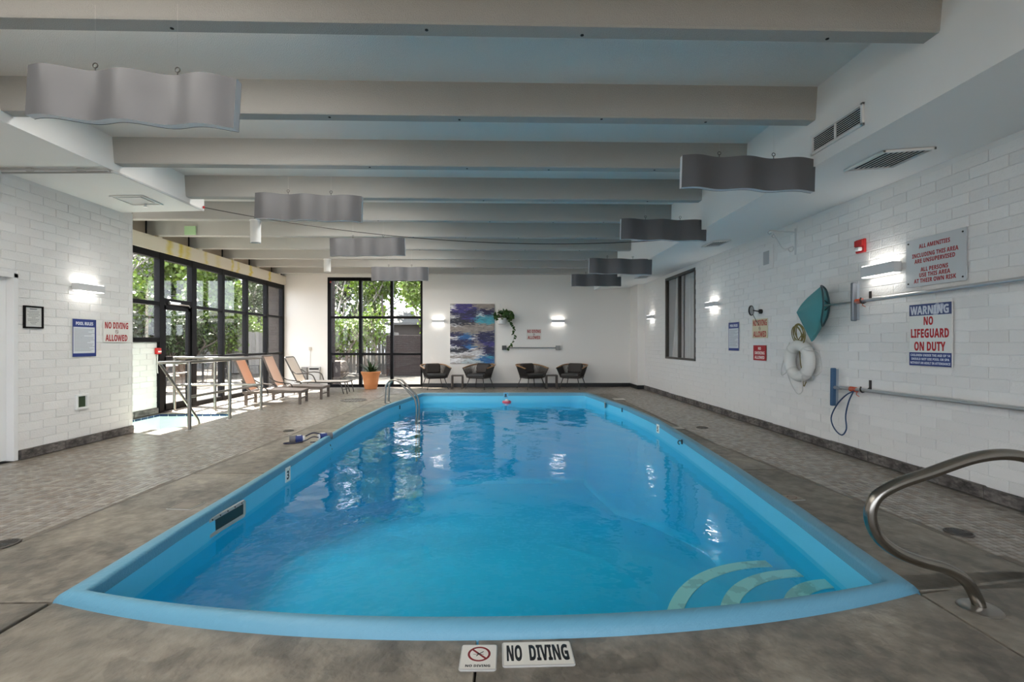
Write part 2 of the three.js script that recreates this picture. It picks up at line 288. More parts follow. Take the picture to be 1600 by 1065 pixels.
/* ceiling: slab, stems of the double tees, bulkheads with soffits */
const YB = 3.25, YS = 3.525, XBR = 2.76, XBL = -4.2, ZLB = -6.82;
const ceiling = struct('ceiling', bx(XW - .4, XR + .4, YS, YS + .22, ZF - .4, ZB + .3), M.slab);
const BEAM_Z = i => -2.97 - 1.173 * i;
{
  for (let i = -4; i <= 9; i++) {
    const z = BEAM_Z(i), x0 = z > ZLB ? XBL - .005 : XW - .22, x1 = XBR + .005, w = x1 - x0;
    const s = new THREE.Shape([[-.055, 0], [.055, 0], [.062, .012], [.088, YS - YB + .01], [-.088, YS - YB + .01], [-.062, .012]].map(p => new THREE.Vector2(...p)));
    const g = new THREE.ExtrudeGeometry(s, { depth: w, bevelEnabled: false }); g.rotateY(Math.PI / 2); g.translate(x0, YB, z);
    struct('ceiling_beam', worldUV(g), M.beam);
    if (i >= 0) { const holes = []; for (const hx of [-1.75, -.45, .62, 1.9]) holes.push(at(cyl(.011, .011, .004, 10), hx + rr(-.3, .3), YB - .001, z + rr(-.03, .03))); const m = mesh('bolt_hole', holes, M.dark, scene.getObjectByName(i === -4 ? 'ceiling_beam' : `ceiling_beam_${String(i + 4).padStart(3, '0')}`)); m.userData.kind = 'stuff'; }
  }
  // sloping soffits, one solid each
  const prism = (pts, z0, z1) => { const s = new THREE.Shape(pts.map(p => new THREE.Vector2(...p))); const g = new THREE.ExtrudeGeometry(s, { depth: Math.abs(z1 - z0), bevelEnabled: false }); g.translate(0, 0, Math.min(z0, z1)); return worldUV(g); };
  struct('ceiling_bulkhead_right', prism([[XBR, YS], [XBR, 2.85], [XR + .1, 2.955], [XR + .1, YS]], ZF, ZB), M.soffit);
  struct('ceiling_bulkhead_left', prism([[XBL, YS], [XBL, 3.167], [XL - .3, 3.128], [XL - .3, YS]], ZLB, ZB), M.soffit);
  // header over the glazed wall, the stems bear on it; infill between them
  M.header = std([.74, .70, .62], .75, { map: dataTex(512, (u, v) => { let r = 1, g = .985, b = .95; for (const [c, w, k] of [[.30, .018, .8], [.345, .012, .9], [.37, .02, .6], [.46, .012, .5], [.52, .02, .35], [.60, .01, .8], [.635, .012, .6], [.72, .014, .9], [.86, .012, 1]]) { const d = Math.abs(u - c + (fbm(u, v, 16, 3, 5) - .5) * .02) / w; if (d < 1) { const t = k * (1 - d) * Math.min(1, .35 + fbm(u, v, 12, 3, 9)); g -= .13 * t; b -= .62 * t; r -= .06 * t; } } return [r, g, b]; }, true) });
  const hd = bx(XW - .2, XW + .1, 2.965, 3.215, ZF, ZL); { const uv = hd.attributes.uv; for (let i = 0; i < uv.count; i++) uv.setX(i, (hd.attributes.position.getZ(i) - ZL) / (ZF - ZL)); }
  const header = struct('trim_1', hd, M.header);
  mesh('bearing_pads', [6, 5, 4, 3, 7, 8, 9].map(i => bx(XW - .02, XW + .09, 3.215, YB, BEAM_Z(i) - .05, BEAM_Z(i) + .05)), M.header, header);
  for (let i = 3; i <= 9; i++) { const za = i === 3 ? ZL : BEAM_Z(i - 1) - .1, zb = i === 9 ? ZF : BEAM_Z(i); }
  struct('wall_infill', bx(XW - .2, XW - .1, 3.215, YS, ZF, ZL), M.infill);
  mesh('open_joint', [3, 4, 5, 6, 7, 8, 9].map(i => bx(XW - .105, XW - .085, 3.22, YS, BEAM_Z(i) + .09, BEAM_Z(i) + .115)), M.dark, scene.getObjectByName('wall_infill'));
}

/* ------------------------------------------------ windows */
function framing(o, bars) { for (const [n, g] of bars) mesh(n, g, M.frame, o); }
{ // glazed side wall: posts and rails along z at XW
  const o = structGroup('window_1', [XW, 0, 0]), P = [-8.93, -9.84, -10.88, -11.89, -12.91, -13.84], t = .11, top = 2.965;
  const post = (z, w, y0, y1) => mesh('mullion', rb(t, y1 - y0, w, .004, 0, (y0 + y1) / 2, z), M.frame, o);
  const rail = (z0, z1, y, h) => mesh('transom', rb(t * .9, h, Math.abs(z1 - z0), .004, 0, y, (z0 + z1) / 2), M.frame, o);
  const pane = (z0, z1, y0, y1) => mesh('pane', bx(-.004, .004, y0, y1, z0, z1), M.glass, o);
  post(P[0], .12, 0, top); post(P[1] - .02, .15, 0, top); for (const z of [P[2], P[3], P[4]]) post(z, .095, 0, top); post(P[5], .12, 0, top);
  rail(ZL, P[5], top - .06, .12);
  rail(ZL, P[0], 2.02, .075); rail(ZL, P[0], 1.35, .085); post(-7.98, .09, 1.31, top);
  for (const [a, b] of [[1, 2], [2, 3], [3, 4], [4, 5]]) { rail(P[a], P[b], 2.03, .06); rail(P[a], P[b], 1.0, .06); rail(P[a], P[b], .04, .1); }
  rail(P[0], P[1], 2.07, .12);
  const g = .03;
  for (const [a, b] of [[ZL, -7.98], [-7.98, P[0]]]) { pane(a - g, b + g, 2.055, top - .11); pane(a - g, b + g, 1.39, 1.985); }
  pane(P[0] - .06, P[1] + .05, 2.13, top - .11);
  for (const [a, b] of [[1, 2], [2, 3], [3, 4], [4, 5]]) for (const [y0, y1] of [[.09, .97], [1.03, 2.0], [2.06, top - .11]]) pane(P[a] - .04, P[b] + .04, y0, y1);
  const d = structGroup('door_2', [XW, 0, 0]);
  mesh('stile', rb(.06, 1.97, .08, .004, 0, 1.015, P[0] - .1), M.frame, d); mesh('stile', rb(.06, 1.97, .08, .004, 0, 1.015, P[1] + .1), M.frame, d);
  mesh('top_rail', rb(.06, .09, .9, .004, 0, 1.965, (P[0] + P[1]) / 2), M.frame, d); mesh('bottom_rail', rb(.06, .13, .9, .004, 0, .085, (P[0] + P[1]) / 2), M.frame, d);
  mesh('middle_rail', rb(.06, .07, .9, .004, 0, 1.0, (P[0] + P[1]) / 2), M.frame, d);
  mesh('pane', bx(-.004, .004, .15, .97, P[0] - .14, P[1] + .14), M.glass, d); mesh('pane', bx(-.004, .004, 1.03, 1.92, P[0] - .14, P[1] + .14), M.glass, d);
  mesh('closer', [rb(.06, .055, .3, .008, .06, 2.05, P[0] - .32), bar(V(.08, 2.04, P[0] - .4), V(.14, 2.03, P[0] - .62), .009), bar(V(.14, 2.03, P[0] - .62), V(.05, 2.0, P[0] - .8), .009)], M.alum, d);
  mesh('threshold', rb(.2, .02, .95, .004, .02, .01, (P[0] + P[1]) / 2), M.darksteel, d);
}
{ // far wall window, three by three
  const o = structGroup('window_2', [0, 0, ZF]), X = [FW.x0 + .05, -4.085, -3.175, FW.x1 - .03], Y = [.04, .965, 2.035, FW.y1 - .05];
  for (const [i, w] of [[0, .1], [1, .085], [2, .085], [3, .06]]) mesh('mullion', rb(w, FW.y1, .11, .004, X[i], FW.y1 / 2, -.06), M.frame, o);
  for (const [j, h] of [[0, .08], [1, .07], [2, .07], [3, .1]]) for (let i = 0; i < 3; i++) mesh('transom', rb(X[i + 1] - X[i] - .06, h, .1, .004, (X[i] + X[i + 1]) / 2, Y[j], -.06), M.frame, o);
  for (let i = 0; i < 3; i++) for (let j = 0; j < 3; j++) mesh('pane', bx(X[i] + .035, X[i + 1] - .035, Y[j] + .03, Y[j + 1] - .03, -.064, -.056), M.glass, o);
}
{ // right wall window: brown frame, two lights, a pale hanging cloth close behind the glass
  const o = structGroup('window_3', [XR, 0, 0]), br = std([.085, .075, .065], .4, { metalness: .4 });
  const { z0, z1, y0, y1 } = RW, zm = -10.68;
  mesh('frame', [rb(.08, y1 - y0, .05, .004, .03, (y0 + y1) / 2, z0 + .025), rb(.08, y1 - y0, .05, .004, .03, (y0 + y1) / 2, z1 - .025), rb(.08, .055, z1 - z0, .004, .03, y1 - .028, (z0 + z1) / 2), rb(.08, .045, z1 - z0, .004, .03, y0 + .022, (z0 + z1) / 2)], br, o);
  mesh('mullion', rb(.07, y1 - y0 - .08, .06, .004, .035, (y0 + y1) / 2, zm), br, o);
  mesh('pane', bx(.03, .036, y0 + .04, y1 - .05, z0 + .04, zm - .02), M.glass, o); mesh('pane', bx(.03, .036, y0 + .04, y1 - .05, zm + .02, z1 - .04), M.glass, o);
  const drape = (za, zb, ybot, lean) => { const g = new THREE.PlaneGeometry(1, 1, 48, 12), p = g.attributes.position; for (let i = 0; i < p.count; i++) { const u = p.getX(i) + .5, v = p.getY(i) + .5; const w = za + (zb - za) * u + lean * (1 - v) * (1 - v) * (1 - u); p.setXYZ(i, .13 + .018 * Math.sin(u * 23) + .008 * Math.sin(u * 61 + v), ybot + (y1 - ybot) * v, w); } g.computeVertexNormals(); return g; };
  const cl = phy([.50, .50, .485], .9, { side: THREE.DoubleSide });
  mesh('curtain', [drape(z0 + .34, zm + .05, y0 + .02, -.26), drape(zm + .07, z1 - .02, y0 + .02, 0)], cl, o);
  mesh('recess', [bx(.26, .28, y0, y1, z0, z1), bx(.04, .28, y0 - .01, y0 + .001, z0, z1), bx(.04, .28, y1 - .001, y1 + .01, z0, z1)], std([.17, .155, .14], .8), o);
}
{ // added glazing behind the camera, to brighten the near half of the room
  const o = structGroup('added_window_4', [0, 0, ZB + .12]);
  for (let i = 0; i <= 6; i++) mesh('mullion', rb(.08, 2.65, .1, .004, -4.4 + 7.7 * i / 6, 1.675, 0), M.frame, o);
  for (const y of [.38, 2.0, 2.97]) mesh('transom', rb(7.7, .06, .09, .004, -.55, y, 0), M.frame, o);
  for (let i = 0; i < 6; i++) for (const [a, b] of [[.41, 1.97], [2.03, 2.94]]) mesh('pane', bx(-4.36 + 7.7 * i / 6, -4.44 + 7.7 * (i + 1) / 6, a, b, -.004, .004), M.glass, o);
}

/* ------------------------------------------------ pool */
const WATER = -.165;
const paintTop = std([.115, .31, .43], .42, { bumpMap: every(NOISE_FINE, .3), bumpScale: .002 });
const paintIn = std([.12, .58, .82], .38, { bumpMap: every(NOISE_MID, .6), bumpScale: .002 });
const paintWaterTint = std([.010, .50, .78], .45);  // blue deepened to stand in for light absorbed by the water
const pool = thing('swimming_pool', 'bright blue painted indoor swimming pool with raised coping and curved entry steps', 'swimming pool');
{
  const n = RIN.length, strip = (rows) => {      // rows: functions of the outline index giving [x, y, z]
    const pos = [], idx = []; rows.forEach(f => { for (let i = 0; i < n; i++) pos.push(...f(i)); });
    for (let r = 0; r < rows.length - 1; r++) for (let i = 0; i < n; i++) { const j = (i + 1) % n, a = r * n + i, b = r * n + j, c = a + n, d = b + n; idx.push(a, b, c, b, d, c); }
    const g = new THREE.BufferGeometry(); g.setAttribute('position', new THREE.Float32BufferAttribute(pos, 3)); g.setIndex(idx); g.computeVertexNormals(); return g;
  };
  const lerp = (i, t, y) => [RIN[i][0] + (ROUT[i][0] - RIN[i][0]) * t, y, RIN[i][1] + (ROUT[i][1] - RIN[i][1]) * t];
  const uvw = g => { g = plain(g); const p = g.attributes.position, uv = g.attributes.uv; for (let i = 0; i < p.count; i++) uv.setXY(i, p.getX(i) + p.getZ(i), p.getY(i) + p.getZ(i) * .2); return g; };
  const prof = [[0, -.02], [.0, .035], [.03, .049], [.10, .056], [.40, .058], [.62, .052], [.80, .036], [.93, .014], [1.0, -.012]];
  mesh('coping', uvw(strip(prof.map(([t, y]) => i => lerp(i, t, y)))), paintTop, pool);
  const depth = z => z > -5 ? -.98 : z < -9.5 ? -2.15 : -.98 - (-5 - z) / 4.5 * 1.17;
  const shrink = (i, k, y) => { const cx = .05, cz = -7.1; return [cx + (RIN[i][0] - cx) * k, y, cz + (RIN[i][1] - cz) * k]; };
  mesh('wall', uvw(strip([i => lerp(i, 0, -.02), i => shrink(i, .9995, -.2)])), paintIn, pool);
  mesh('lower_wall', uvw(strip([i => shrink(i, .9995, -.2), i => shrink(i, .996, depth(RIN[i][1]) + .12), i => shrink(i, .985, depth(RIN[i][1]) + .03), i => shrink(i, .965, depth(RIN[i][1]))])), paintWaterTint, pool);
  mesh('bottom', uvw(strip([i => shrink(i, .967, depth(RIN[i][1])), i => { const p = shrink(i, .75, 0); return [p[0], depth(p[2]), p[2]]; }, i => { const p = shrink(i, .5, 0); return [p[0], depth(p[2]), p[2]]; }, i => { const p = shrink(i, .25, 0); return [p[0], depth(p[2]), p[2]]; }, i => { const p = shrink(i, .002, 0); return [p[0], depth(p[2]), p[2]]; }])), paintWaterTint, pool);
  // three quarter-round steps in the near right corner with pale worn strips on their edges
  const cx = 2.13, cz = -2.33, quarter = (rx, rz, m = 28) => [...Array(m + 1)].map((_, i) => { const a = Math.PI / 2 * i / m; return [cx - rx * Math.cos(a), cz - rz * Math.sin(a)]; });
  const stripMat = std([.85, .83, .80], .6, { map: dataTex(256, (u, v) => { const a = fbm(u, v, 9, 4, 77); return a > .58 ? [.84, .87, .86] : [.95, .97, .95]; }, true) });
  [[.60, .70, -.235], [.93, 1.06, -.345], [1.23, 1.44, -.455]].forEach(([rx, rz, y]) => {
    const st = mesh('step', at(poly([[cx, cz], ...quarter(rx, rz)], y + 1.0), 0, y, 0), paintWaterTint, pool);
    const band = [...quarter(rx - .012, rz - .012), ...quarter(rx - .105, rz - .115).reverse()];
    mesh('edge_strip', at(poly(band, .006), 0, y + .005, 0), stripMat, st);
  });
  // depth markers on the inside of the wall, above the water
  const onWall = (z, side) => { for (let i = 0; i < RIN.length; i++) { const a = RIN[i], b = RIN[(i + 1) % RIN.length]; if ((a[1] - z) * (b[1] - z) <= 0 && a[1] !== b[1]) { const x = a[0] + (b[0] - a[0]) * (z - a[1]) / (b[1] - a[1]); if (Math.sign(x - .05) === side) return [x, Math.atan2(b[0] - a[0], b[1] - a[1])]; } } };
  const number = (s, pos, ry, w = .085, h = .13, foot = true, bg = '#e9e7df') => {
    const t = paint(96, 144, (x, W, H) => { x.fillStyle = bg; x.fillRect(0, 0, W, H); x.fillStyle = '#15151a'; fitText(x, s, W * .46, H * .55, W * .52, H * .78); if (foot) { x.fillRect(W * .78, H * .14, 6, 22); } });
    const m = mesh('depth_marker', rb(w, h, .006, .002), M.white, pool); m.position.set(...pos); m.rotation.y = ry;
    const f = mesh('print', at(new THREE.PlaneGeometry(w * .98, h * .98), 0, 0, .0036), std('#ffffff', .5, { map: t }), m); return m;
  };
  const [x3, a3] = onWall(-4.98, -1); number('3', [x3 + .008, -.068, -4.98], Math.PI / 2 - .04, .1, .15);
  const [x5] = onWall(-7.35, 1); number('5', [x5 - .012, -.045, -7.35], -Math.PI / 2 + .07, .1, .135);
  number('8', [.135, .0, -11.712], 0, .115, .135, true, '#5fb2d8');
  const grate = (parent, w, h) => { mesh('frame', [rb(w, .028, .018, .003, 0, h / 2, 0), rb(w, .028, .018, .003, 0, -h / 2, 0), rb(.028, h, .018, .003, -w / 2, 0, 0), rb(.028, h, .018, .003, w / 2, 0, 0)], std([.40, .40, .38], .6), parent); mesh('opening', bx(-w / 2, w / 2, -h / 2, h / 2, -.006, .002), std([.012, .03, .03], .5), parent); for (const k of [-.4, -.2, 0, .2, .4]) mesh('screw', at(cyl(.006, .006, .004, 8), w * k, h / 2, .0105, 0, Math.PI / 2), M.darksteel, parent); };
  const skim = thing('skimmer', 'grey framed rectangular skimmer opening in the near left pool wall', 'skimmer', [onWall(-3.8, -1)[0] + .012, -.082, -3.78], Math.PI / 2 - .05); grate(skim, .46, .115);
  const skim2 = thing('skimmer', 'small grey skimmer opening high in the far right pool wall', 'skimmer', [onWall(-10.25, 1)[0] - .014, -.05, -10.25], -Math.PI / 2 - .19); grate(skim2, .22, .08);
  for (const [z, side, y] of [[-10.1, -1, -.07], [-9.3, 1, -.03]]) { const [x] = onWall(z, side); mesh('wall_fitting', rb(.02, .08, .03, .004, x - side * .012, y, z), std([.02, .10, .16], .5), pool); }
  const cleat = thing('rope_anchor', 'small dark hook on the inner pool wall at the right', 'hook', [onWall(-6.2, 1)[0] - .01, -.01, -6.2]); mesh('plate', rb(.014, .06, .03, .003), M.darksteel, cleat); mesh('eye', [smooth([V(0, .01, 0), V(-.045, .012, 0), V(-.05, -.02, 0), V(-.03, -.035, 0)], .006, 16, 6)], M.darksteel, cleat);
}
// water: one rippled sheet
{
  const x0 = -2.5, x1 = 2.6, z0 = -11.9, z1 = -2.0, nx = 150, nz = 300, pos = [], idx = [], uv = [], id = new Map();
  const wave = (x, z) => { let y = 0; const w = [[.35, 1.0, .31, 1.5], [.75, -.6, .47, .3], [-.55, 1.2, .8, 2.1], [2.2, 3.9, .55, .7], [-2.9, 4.6, .40, 4], [4.1, 5.8, .28, 1.1], [5.5, -6.2, .22, 5], [-7.3, 8.1, .14, 2]]; const amp = .0017 * (1 + .35 * Math.sin(x * .9 + z * .6)); for (const [a, b, k, p] of w) y += k * Math.sin((a * x + b * z) * 1.9 + p + .9 * Math.sin(.7 * x - .5 * z + p)); return y * amp; };
  const inside = (x, z) => { let c = false; for (let i = 0, j = RIN.length - 1; i < RIN.length; j = i++) { const a = RIN[i], b = RIN[j]; if ((a[1] > z) !== (b[1] > z) && x < (b[0] - a[0]) * (z - a[1]) / (b[1] - a[1]) + a[0]) c = !c; } return c; };
  const near = (x, z) => { for (const [dx, dz] of [[0, 0], [.05, 0], [-.05, 0], [0, .05], [0, -.05]]) if (inside(x + dx, z + dz)) return true; return false; };
  const vtx = (i, j) => { const k = i * 1000 + j; if (!id.has(k)) { const x = x0 + (x1 - x0) * i / nx, z = z0 + (z1 - z0) * j / nz; id.set(k, pos.length / 3); pos.push(x, WATER + wave(x, z), z); uv.push(x, z); } return id.get(k); };
  for (let i = 0; i < nx; i++) for (let j = 0; j < nz; j++) { const x = x0 + (x1 - x0) * (i + .5) / nx, z = z0 + (z1 - z0) * (j + .5) / nz; if (!near(x, z)) continue; const a = vtx(i, j), b = vtx(i + 1, j), c = vtx(i + 1, j + 1), d = vtx(i, j + 1); idx.push(a, c, b, a, d, c); }
  const g = new THREE.BufferGeometry(); g.setAttribute('position', new THREE.Float32BufferAttribute(pos, 3)); g.setAttribute('uv', new THREE.Float32BufferAttribute(uv, 2)); g.setIndex(idx); g.computeVertexNormals();
  const m = new THREE.Mesh(g, phy([.60, .94, .97], .02, { transmission: 1, thickness: 0, ior: 1.33, bumpMap: every(dataTex(256, (u, v) => fbm(u, v, 7, 3, 91)), 0.8), bumpScale: .0022 }));
  m.name = numbered('pool_water'); m.receiveShadow = true; scene.add(m); tag(m, 'clear blue rippled water filling the swimming pool', 'water', null, 'stuff');
}
// spa: pale plaster basin with a band of dark blue tiles
{
  const spa = thing('spa_pool', 'small sunlit spa basin with dark blue edge tiles behind the left block wall', 'spa pool');
  const pl = std([.86, .90, .88], .6); const n = SPA.length, W = [];
  for (let i = 0; i < n; i++) { const a = SPA[i], b = SPA[(i + 1) % n], A = V(a[0], -.012, a[1]), B = V(b[0], -.012, b[1]); const g = new THREE.BufferGeometry(); const q = (p, r) => [A.x + (B.x - A.x) * p, r, A.z + (B.z - A.z) * p]; g.setAttribute('position', new THREE.Float32BufferAttribute([...q(0, -.012), ...q(0, -.5), ...q(1, -.5), ...q(0, -.012), ...q(1, -.5), ...q(1, -.012)], 3)); g.computeVertexNormals(); W.push(g); }
  mesh('basin', [...W, at(poly(SPA, .05), 0, -.45, 0), at(poly([[-6.26, -7.2], [-5.1, -7.2], [-4.9, -7.5], [-6.26, -7.75]], .3), 0, -.25, 0)], pl, spa);
  mesh('deck_edge', [at(poly([[-6.42 + .1, -8.86], [-5.02, -8.86], [-4.80, -8.55], [-4.84, -7.5], [-4.66, -7.42], [-4.62, -8.62], [-4.95, -9.02], [-6.32, -9.02]], .04, .004), 0, .002, 0), at(poly([[-6.3, -7.2], [-5.1, -7.2], [-4.84, -7.5], [-4.66, -7.42], [-5.0, -7.02], [-6.3, -7.02]], .04, .004), 0, .002, 0)], M.concrete[2], spa);
  const tl = [0, 1, 2].map(i => std([.012 + .006 * i, .03 + .008 * i, .075 + .02 * i], .2));
  for (let i = 0; i < n; i++) { const a = SPA[i], b = SPA[(i + 1) % n], L = Math.hypot(b[0] - a[0], b[1] - a[1]), k = Math.max(1, Math.round(L / .15)), ry = Math.atan2(b[0] - a[0], b[1] - a[1]) - Math.PI / 2; for (let j = 0; j < k; j++) { const t = (j + .5) / k; const m = shared('tile', rb(L / k - .012, .04, .012, .002), tl[Math.floor(rnd() * 3)], spa); m.position.set(a[0] + (b[0] - a[0]) * t, -.034, a[1] + (b[1] - a[1]) * t); m.rotation.y = ry; } }
  const w = poly(SPA, .002); const m = mesh('spa_water', at(new THREE.ShapeGeometry(new THREE.Shape(SPA.map(p => new THREE.Vector2(p[0], -p[1])))).rotateX(-Math.PI / 2), 0, -.052, 0), phy([.85, .97, .96], .12, { transmission: 1, thickness: 0, ior: 1.33, specularIntensity: .35, bumpMap: every(NOISE_MID, 1.2), bumpScale: .008 }));
  tag(m, 'pale green clear water in the small spa basin', 'water', null, 'stuff');
}

/* ------------------------------------------------ things on ceiling and walls */
const R90 = Math.PI / 2;
{ // wavy hanging baffles
  const face = std([.12, .12, .126], .42, { metalness: .3 }), edge = std([.72, .73, .76], .5);
  const L = 1.18, H = .285, T = .055, N = 72, y = x => .026 * Math.sin((x / L) * Math.PI * 2 * 2.65 + 1.9);
  const front = [], back = []; for (let i = 0; i <= N; i++) { const x = -L / 2 + L * i / N; front.push([x, y(x) + T / 2]); back.push([x, y(x) - T / 2]); }
  const sheet = (line, s) => { const p = [], ix = []; line.forEach(([x, z]) => { p.push(x, -H / 2, z, x, H / 2, z); }); for (let i = 0; i < N; i++) { const a = 2 * i; if (s > 0) ix.push(a, a + 2, a + 1, a + 1, a + 2, a + 3); else ix.push(a, a + 1, a + 2, a + 1, a + 3, a + 2); } const g = new THREE.BufferGeometry(); g.setAttribute('position', new THREE.Float32BufferAttribute(p, 3)); g.setIndex(ix); g.computeVertexNormals(); return g; };
  const rim = () => { const s = new THREE.Shape([...front.map(([x, z]) => [x, z - .002]), ...back.slice().reverse().map(([x, z]) => [x, z + .002])].map(([x, z]) => new THREE.Vector2(x, -z))); const g = new THREE.ExtrudeGeometry(s, { depth: H - .004, bevelEnabled: false, curveSegments: 1 }); g.rotateX(-R90); g.translate(0, -H / 2 + .002, 0); return g; };
  const proto = new THREE.Group();
  const build = (name, label, pos, turn, drop, roll = 0) => {
    const o = thing(name, label, 'hanging baffle', pos, turn, 'wavy grey baffles under the ceiling beams');
    const b = mesh('panel', rim(), edge, o); b.rotation.z = roll; mesh('face', [sheet(front, 1), sheet(back, -1)], face, b);
    const bm = []; for (const x of [-.24, .24]) { const yy = H / 2 + x * Math.sin(roll); mesh('eye_bolt', [at(new THREE.TorusGeometry(.014, .003, 6, 16), x, yy + .045, y(x)), bar(V(x, yy - .01, y(x)), V(x, yy + .034, y(x)), .003, .003, 6)], M.darksteel, o); mesh('wire', bar(V(x, yy + .058, y(x)), V(x, drop, y(x)), 0.0005, .0005, 5), M.slab, o); }
    return o;
  };
  const rows = [
    ['largest wavy grey baffle, hanging at upper left nearest the camera', -2.10, 2.555, 2.82, -.03, -.06],
    ['second wavy grey baffle of the left row, below a thin ceiling cable', -2.13, 2.655, BEAM_Z(2), -.03, -.03],
    ['third wavy grey baffle of the left row, right of the white cylinder lamp', -2.13, 2.69, BEAM_Z(4), .04, .022],
    ['farthest wavy grey baffle of the left row, before the far window', -2.11, 2.60, BEAM_Z(6), .02, .003],
    ['nearest wavy grey baffle of the right row, beside the wall vent', 2.19, 2.65, BEAM_Z(1), -.03, -.03],
    ['second wavy grey baffle of the right row, beside a ceiling vent', 2.25, 2.71, BEAM_Z(3), -.03, -.02],
    ['third wavy grey baffle of the right row, overlapping the farthest one', 2.25, 2.585, BEAM_Z(5), -.03, -.02],
    ['farthest and smallest wavy grey baffle of the right row, against far wall', 2.27, 2.635, BEAM_Z(7), -.03, 0],
  ];
  for (const [l, x, y0, z, t, roll] of rows) build('ceiling_baffle', l, [x, y0 + H / 2, z === 2.82 ? -2.76 : z], t, YB - y0 - H / 2, roll);
}
{ // up-and-down wall lamps; lamp faces +z, its back at z = 0
  const glow = () => std([.9, .9, .88], .5, { emissive: new THREE.Color(1, .97, .92), emissiveIntensity: 1.6 });
  const lamp = (label, pos, ry, w = .36, h = .105) => {
    const o = thing('wall_lamp', label, 'wall lamp', pos, ry, 'wall lamps shining up and down'), d = .085;
    mesh('housing', [rb(w, h - .02, d, .004, 0, 0, d / 2 + .012), rb(w * .6, h * .6, .02, .002, 0, 0, .006)], std([.66, .66, .66], .45), o);
    for (const s of [1, -1]) {
      mesh('diffuser', rb(w - .02, .012, d - .016, .003, 0, s * (h / 2 - .005), d / 2 + .012), glow(), o);
      const l = new THREE.RectAreaLight(LAMP, SCONCE_LIGHT, w - .03, d - .02); l.position.set(0, s * (h / 2 + .006), d / 2 + .012); l.rotation.x = s * R90; l.castShadow = true; o.add(l);
    }
    return o;
  };
  lamp('wall lamp glowing on the left block wall above the pool rules', [XL + .006, 2.0, -6.21], R90, .40);
  lamp('wall lamp glowing left of the abstract painting on the far wall', [-1.815, 1.925, ZF + .002], 0);
  lamp('wall lamp glowing on the far wall above the small no-diving sign', [1.69, 1.93, ZF + .002], 0, .39);
  lamp('wall lamp glowing on the right wall beside the big unsupervised notice', [XR - .006, 2.065, -4.87], -R90, .44, .13);
  lamp('wall lamp glowing on the right wall between window and pool rules', [XR - .006, 2.02, -8.85], -R90, .40);
  lamp('wall lamp glowing on the right wall in the far corner beyond the window', [XR - .006, 1.98, -12.5], -R90, .40);
}
{ // added fill lights: slim battens on the slab, tight behind each beam
  for (let i = -4; i <= 7; i++) {
    const o = thing('added_fill_batten', i < 0 ? `added slim fill batten over the near deck behind the camera, ${['first', 'second', 'third', 'last'][-1 - i]} from the nearest visible beam` : `added slim fill batten on the slab tight behind the ${['nearest', 'second', 'third', 'fourth', 'fifth', 'sixth', 'seventh', 'eighth'][i]} visible ceiling beam`, 'added fill light', [-2.5, YS, BEAM_Z(i) - .22], 0, 'added fill battens in the ceiling bays'), w = 2.4;
    mesh('housing', rb(w, .03, .11, .004, 0, -.016, 0), M.white, o);
    mesh('diffuser', rb(w - .02, .014, .095, .004, 0, -.037, 0), std([.9, .9, .88], .5, { emissive: new THREE.Color(1, .97, .92), emissiveIntensity: 5 }), o);
    const l = new THREE.RectAreaLight(LAMP, FILL_BATTEN_LIGHT * (i > 2 ? 1.6 : 1), w - .04, .09); l.position.set(0, -.048, 0); l.rotation.x = -R90; l.castShadow = true; o.add(l);
  }
}
/* signs: a thin plate with its print */
function sign(name, label, pos, ry, w, h, W, draw, opt = {}) {
  const o = thing(name, label, opt.category ?? 'sign', pos, ry);
  mesh('plate', rb(w, h, opt.t ?? .006, .002, 0, 0, (opt.t ?? .006) / 2), std(opt.back ?? '#d9d8d2', .5), o);
  mesh('print', at(new THREE.PlaneGeometry(w - .004, h - .004), 0, 0, (opt.t ?? .006) + .0006), std('#ffffff', opt.rough ?? .45, { map: paint(W, Math.round(W * h / w), draw) }), o);
  if (opt.screws) for (const [a, b] of [[-1, 1], [1, 1], [-1, -1], [1, -1]]) mesh('screw', at(cyl(.008, .008, .005, 10), a * (w / 2 - .03), b * (h / 2 - .035), (opt.t ?? .006) + .002, 0, R90), M.darksteel, o);
  return o;
}
const INK = '#9c1f22', BLUE = '#26397f';
sign('notice_sign', 'large grey plate with dark red letters saying amenities are unsupervised', [XR - .012, 2.07, -4.295], -R90, .61, .462, 1024, (x, W, H) => {
  x.fillStyle = '#c9cccd'; x.fillRect(0, 0, W, H); x.fillStyle = INK;
  const rows = [['ALL AMENITIES', .17, .52], ['INCLUDING THIS AREA', .355, .77], ['ARE UNSUPERVISED', .475, .68], ['ALL PERSONS', .66, .46], ['USE THIS AREA', .775, .52], ['AT THEIR OWN RISK', .89, .70]];
  for (const [s, y, w] of rows) fitText(x, s, W * .5, H * y, W * w, H * .115);
}, { screws: true, back: '#c9cccd', t: .008 });
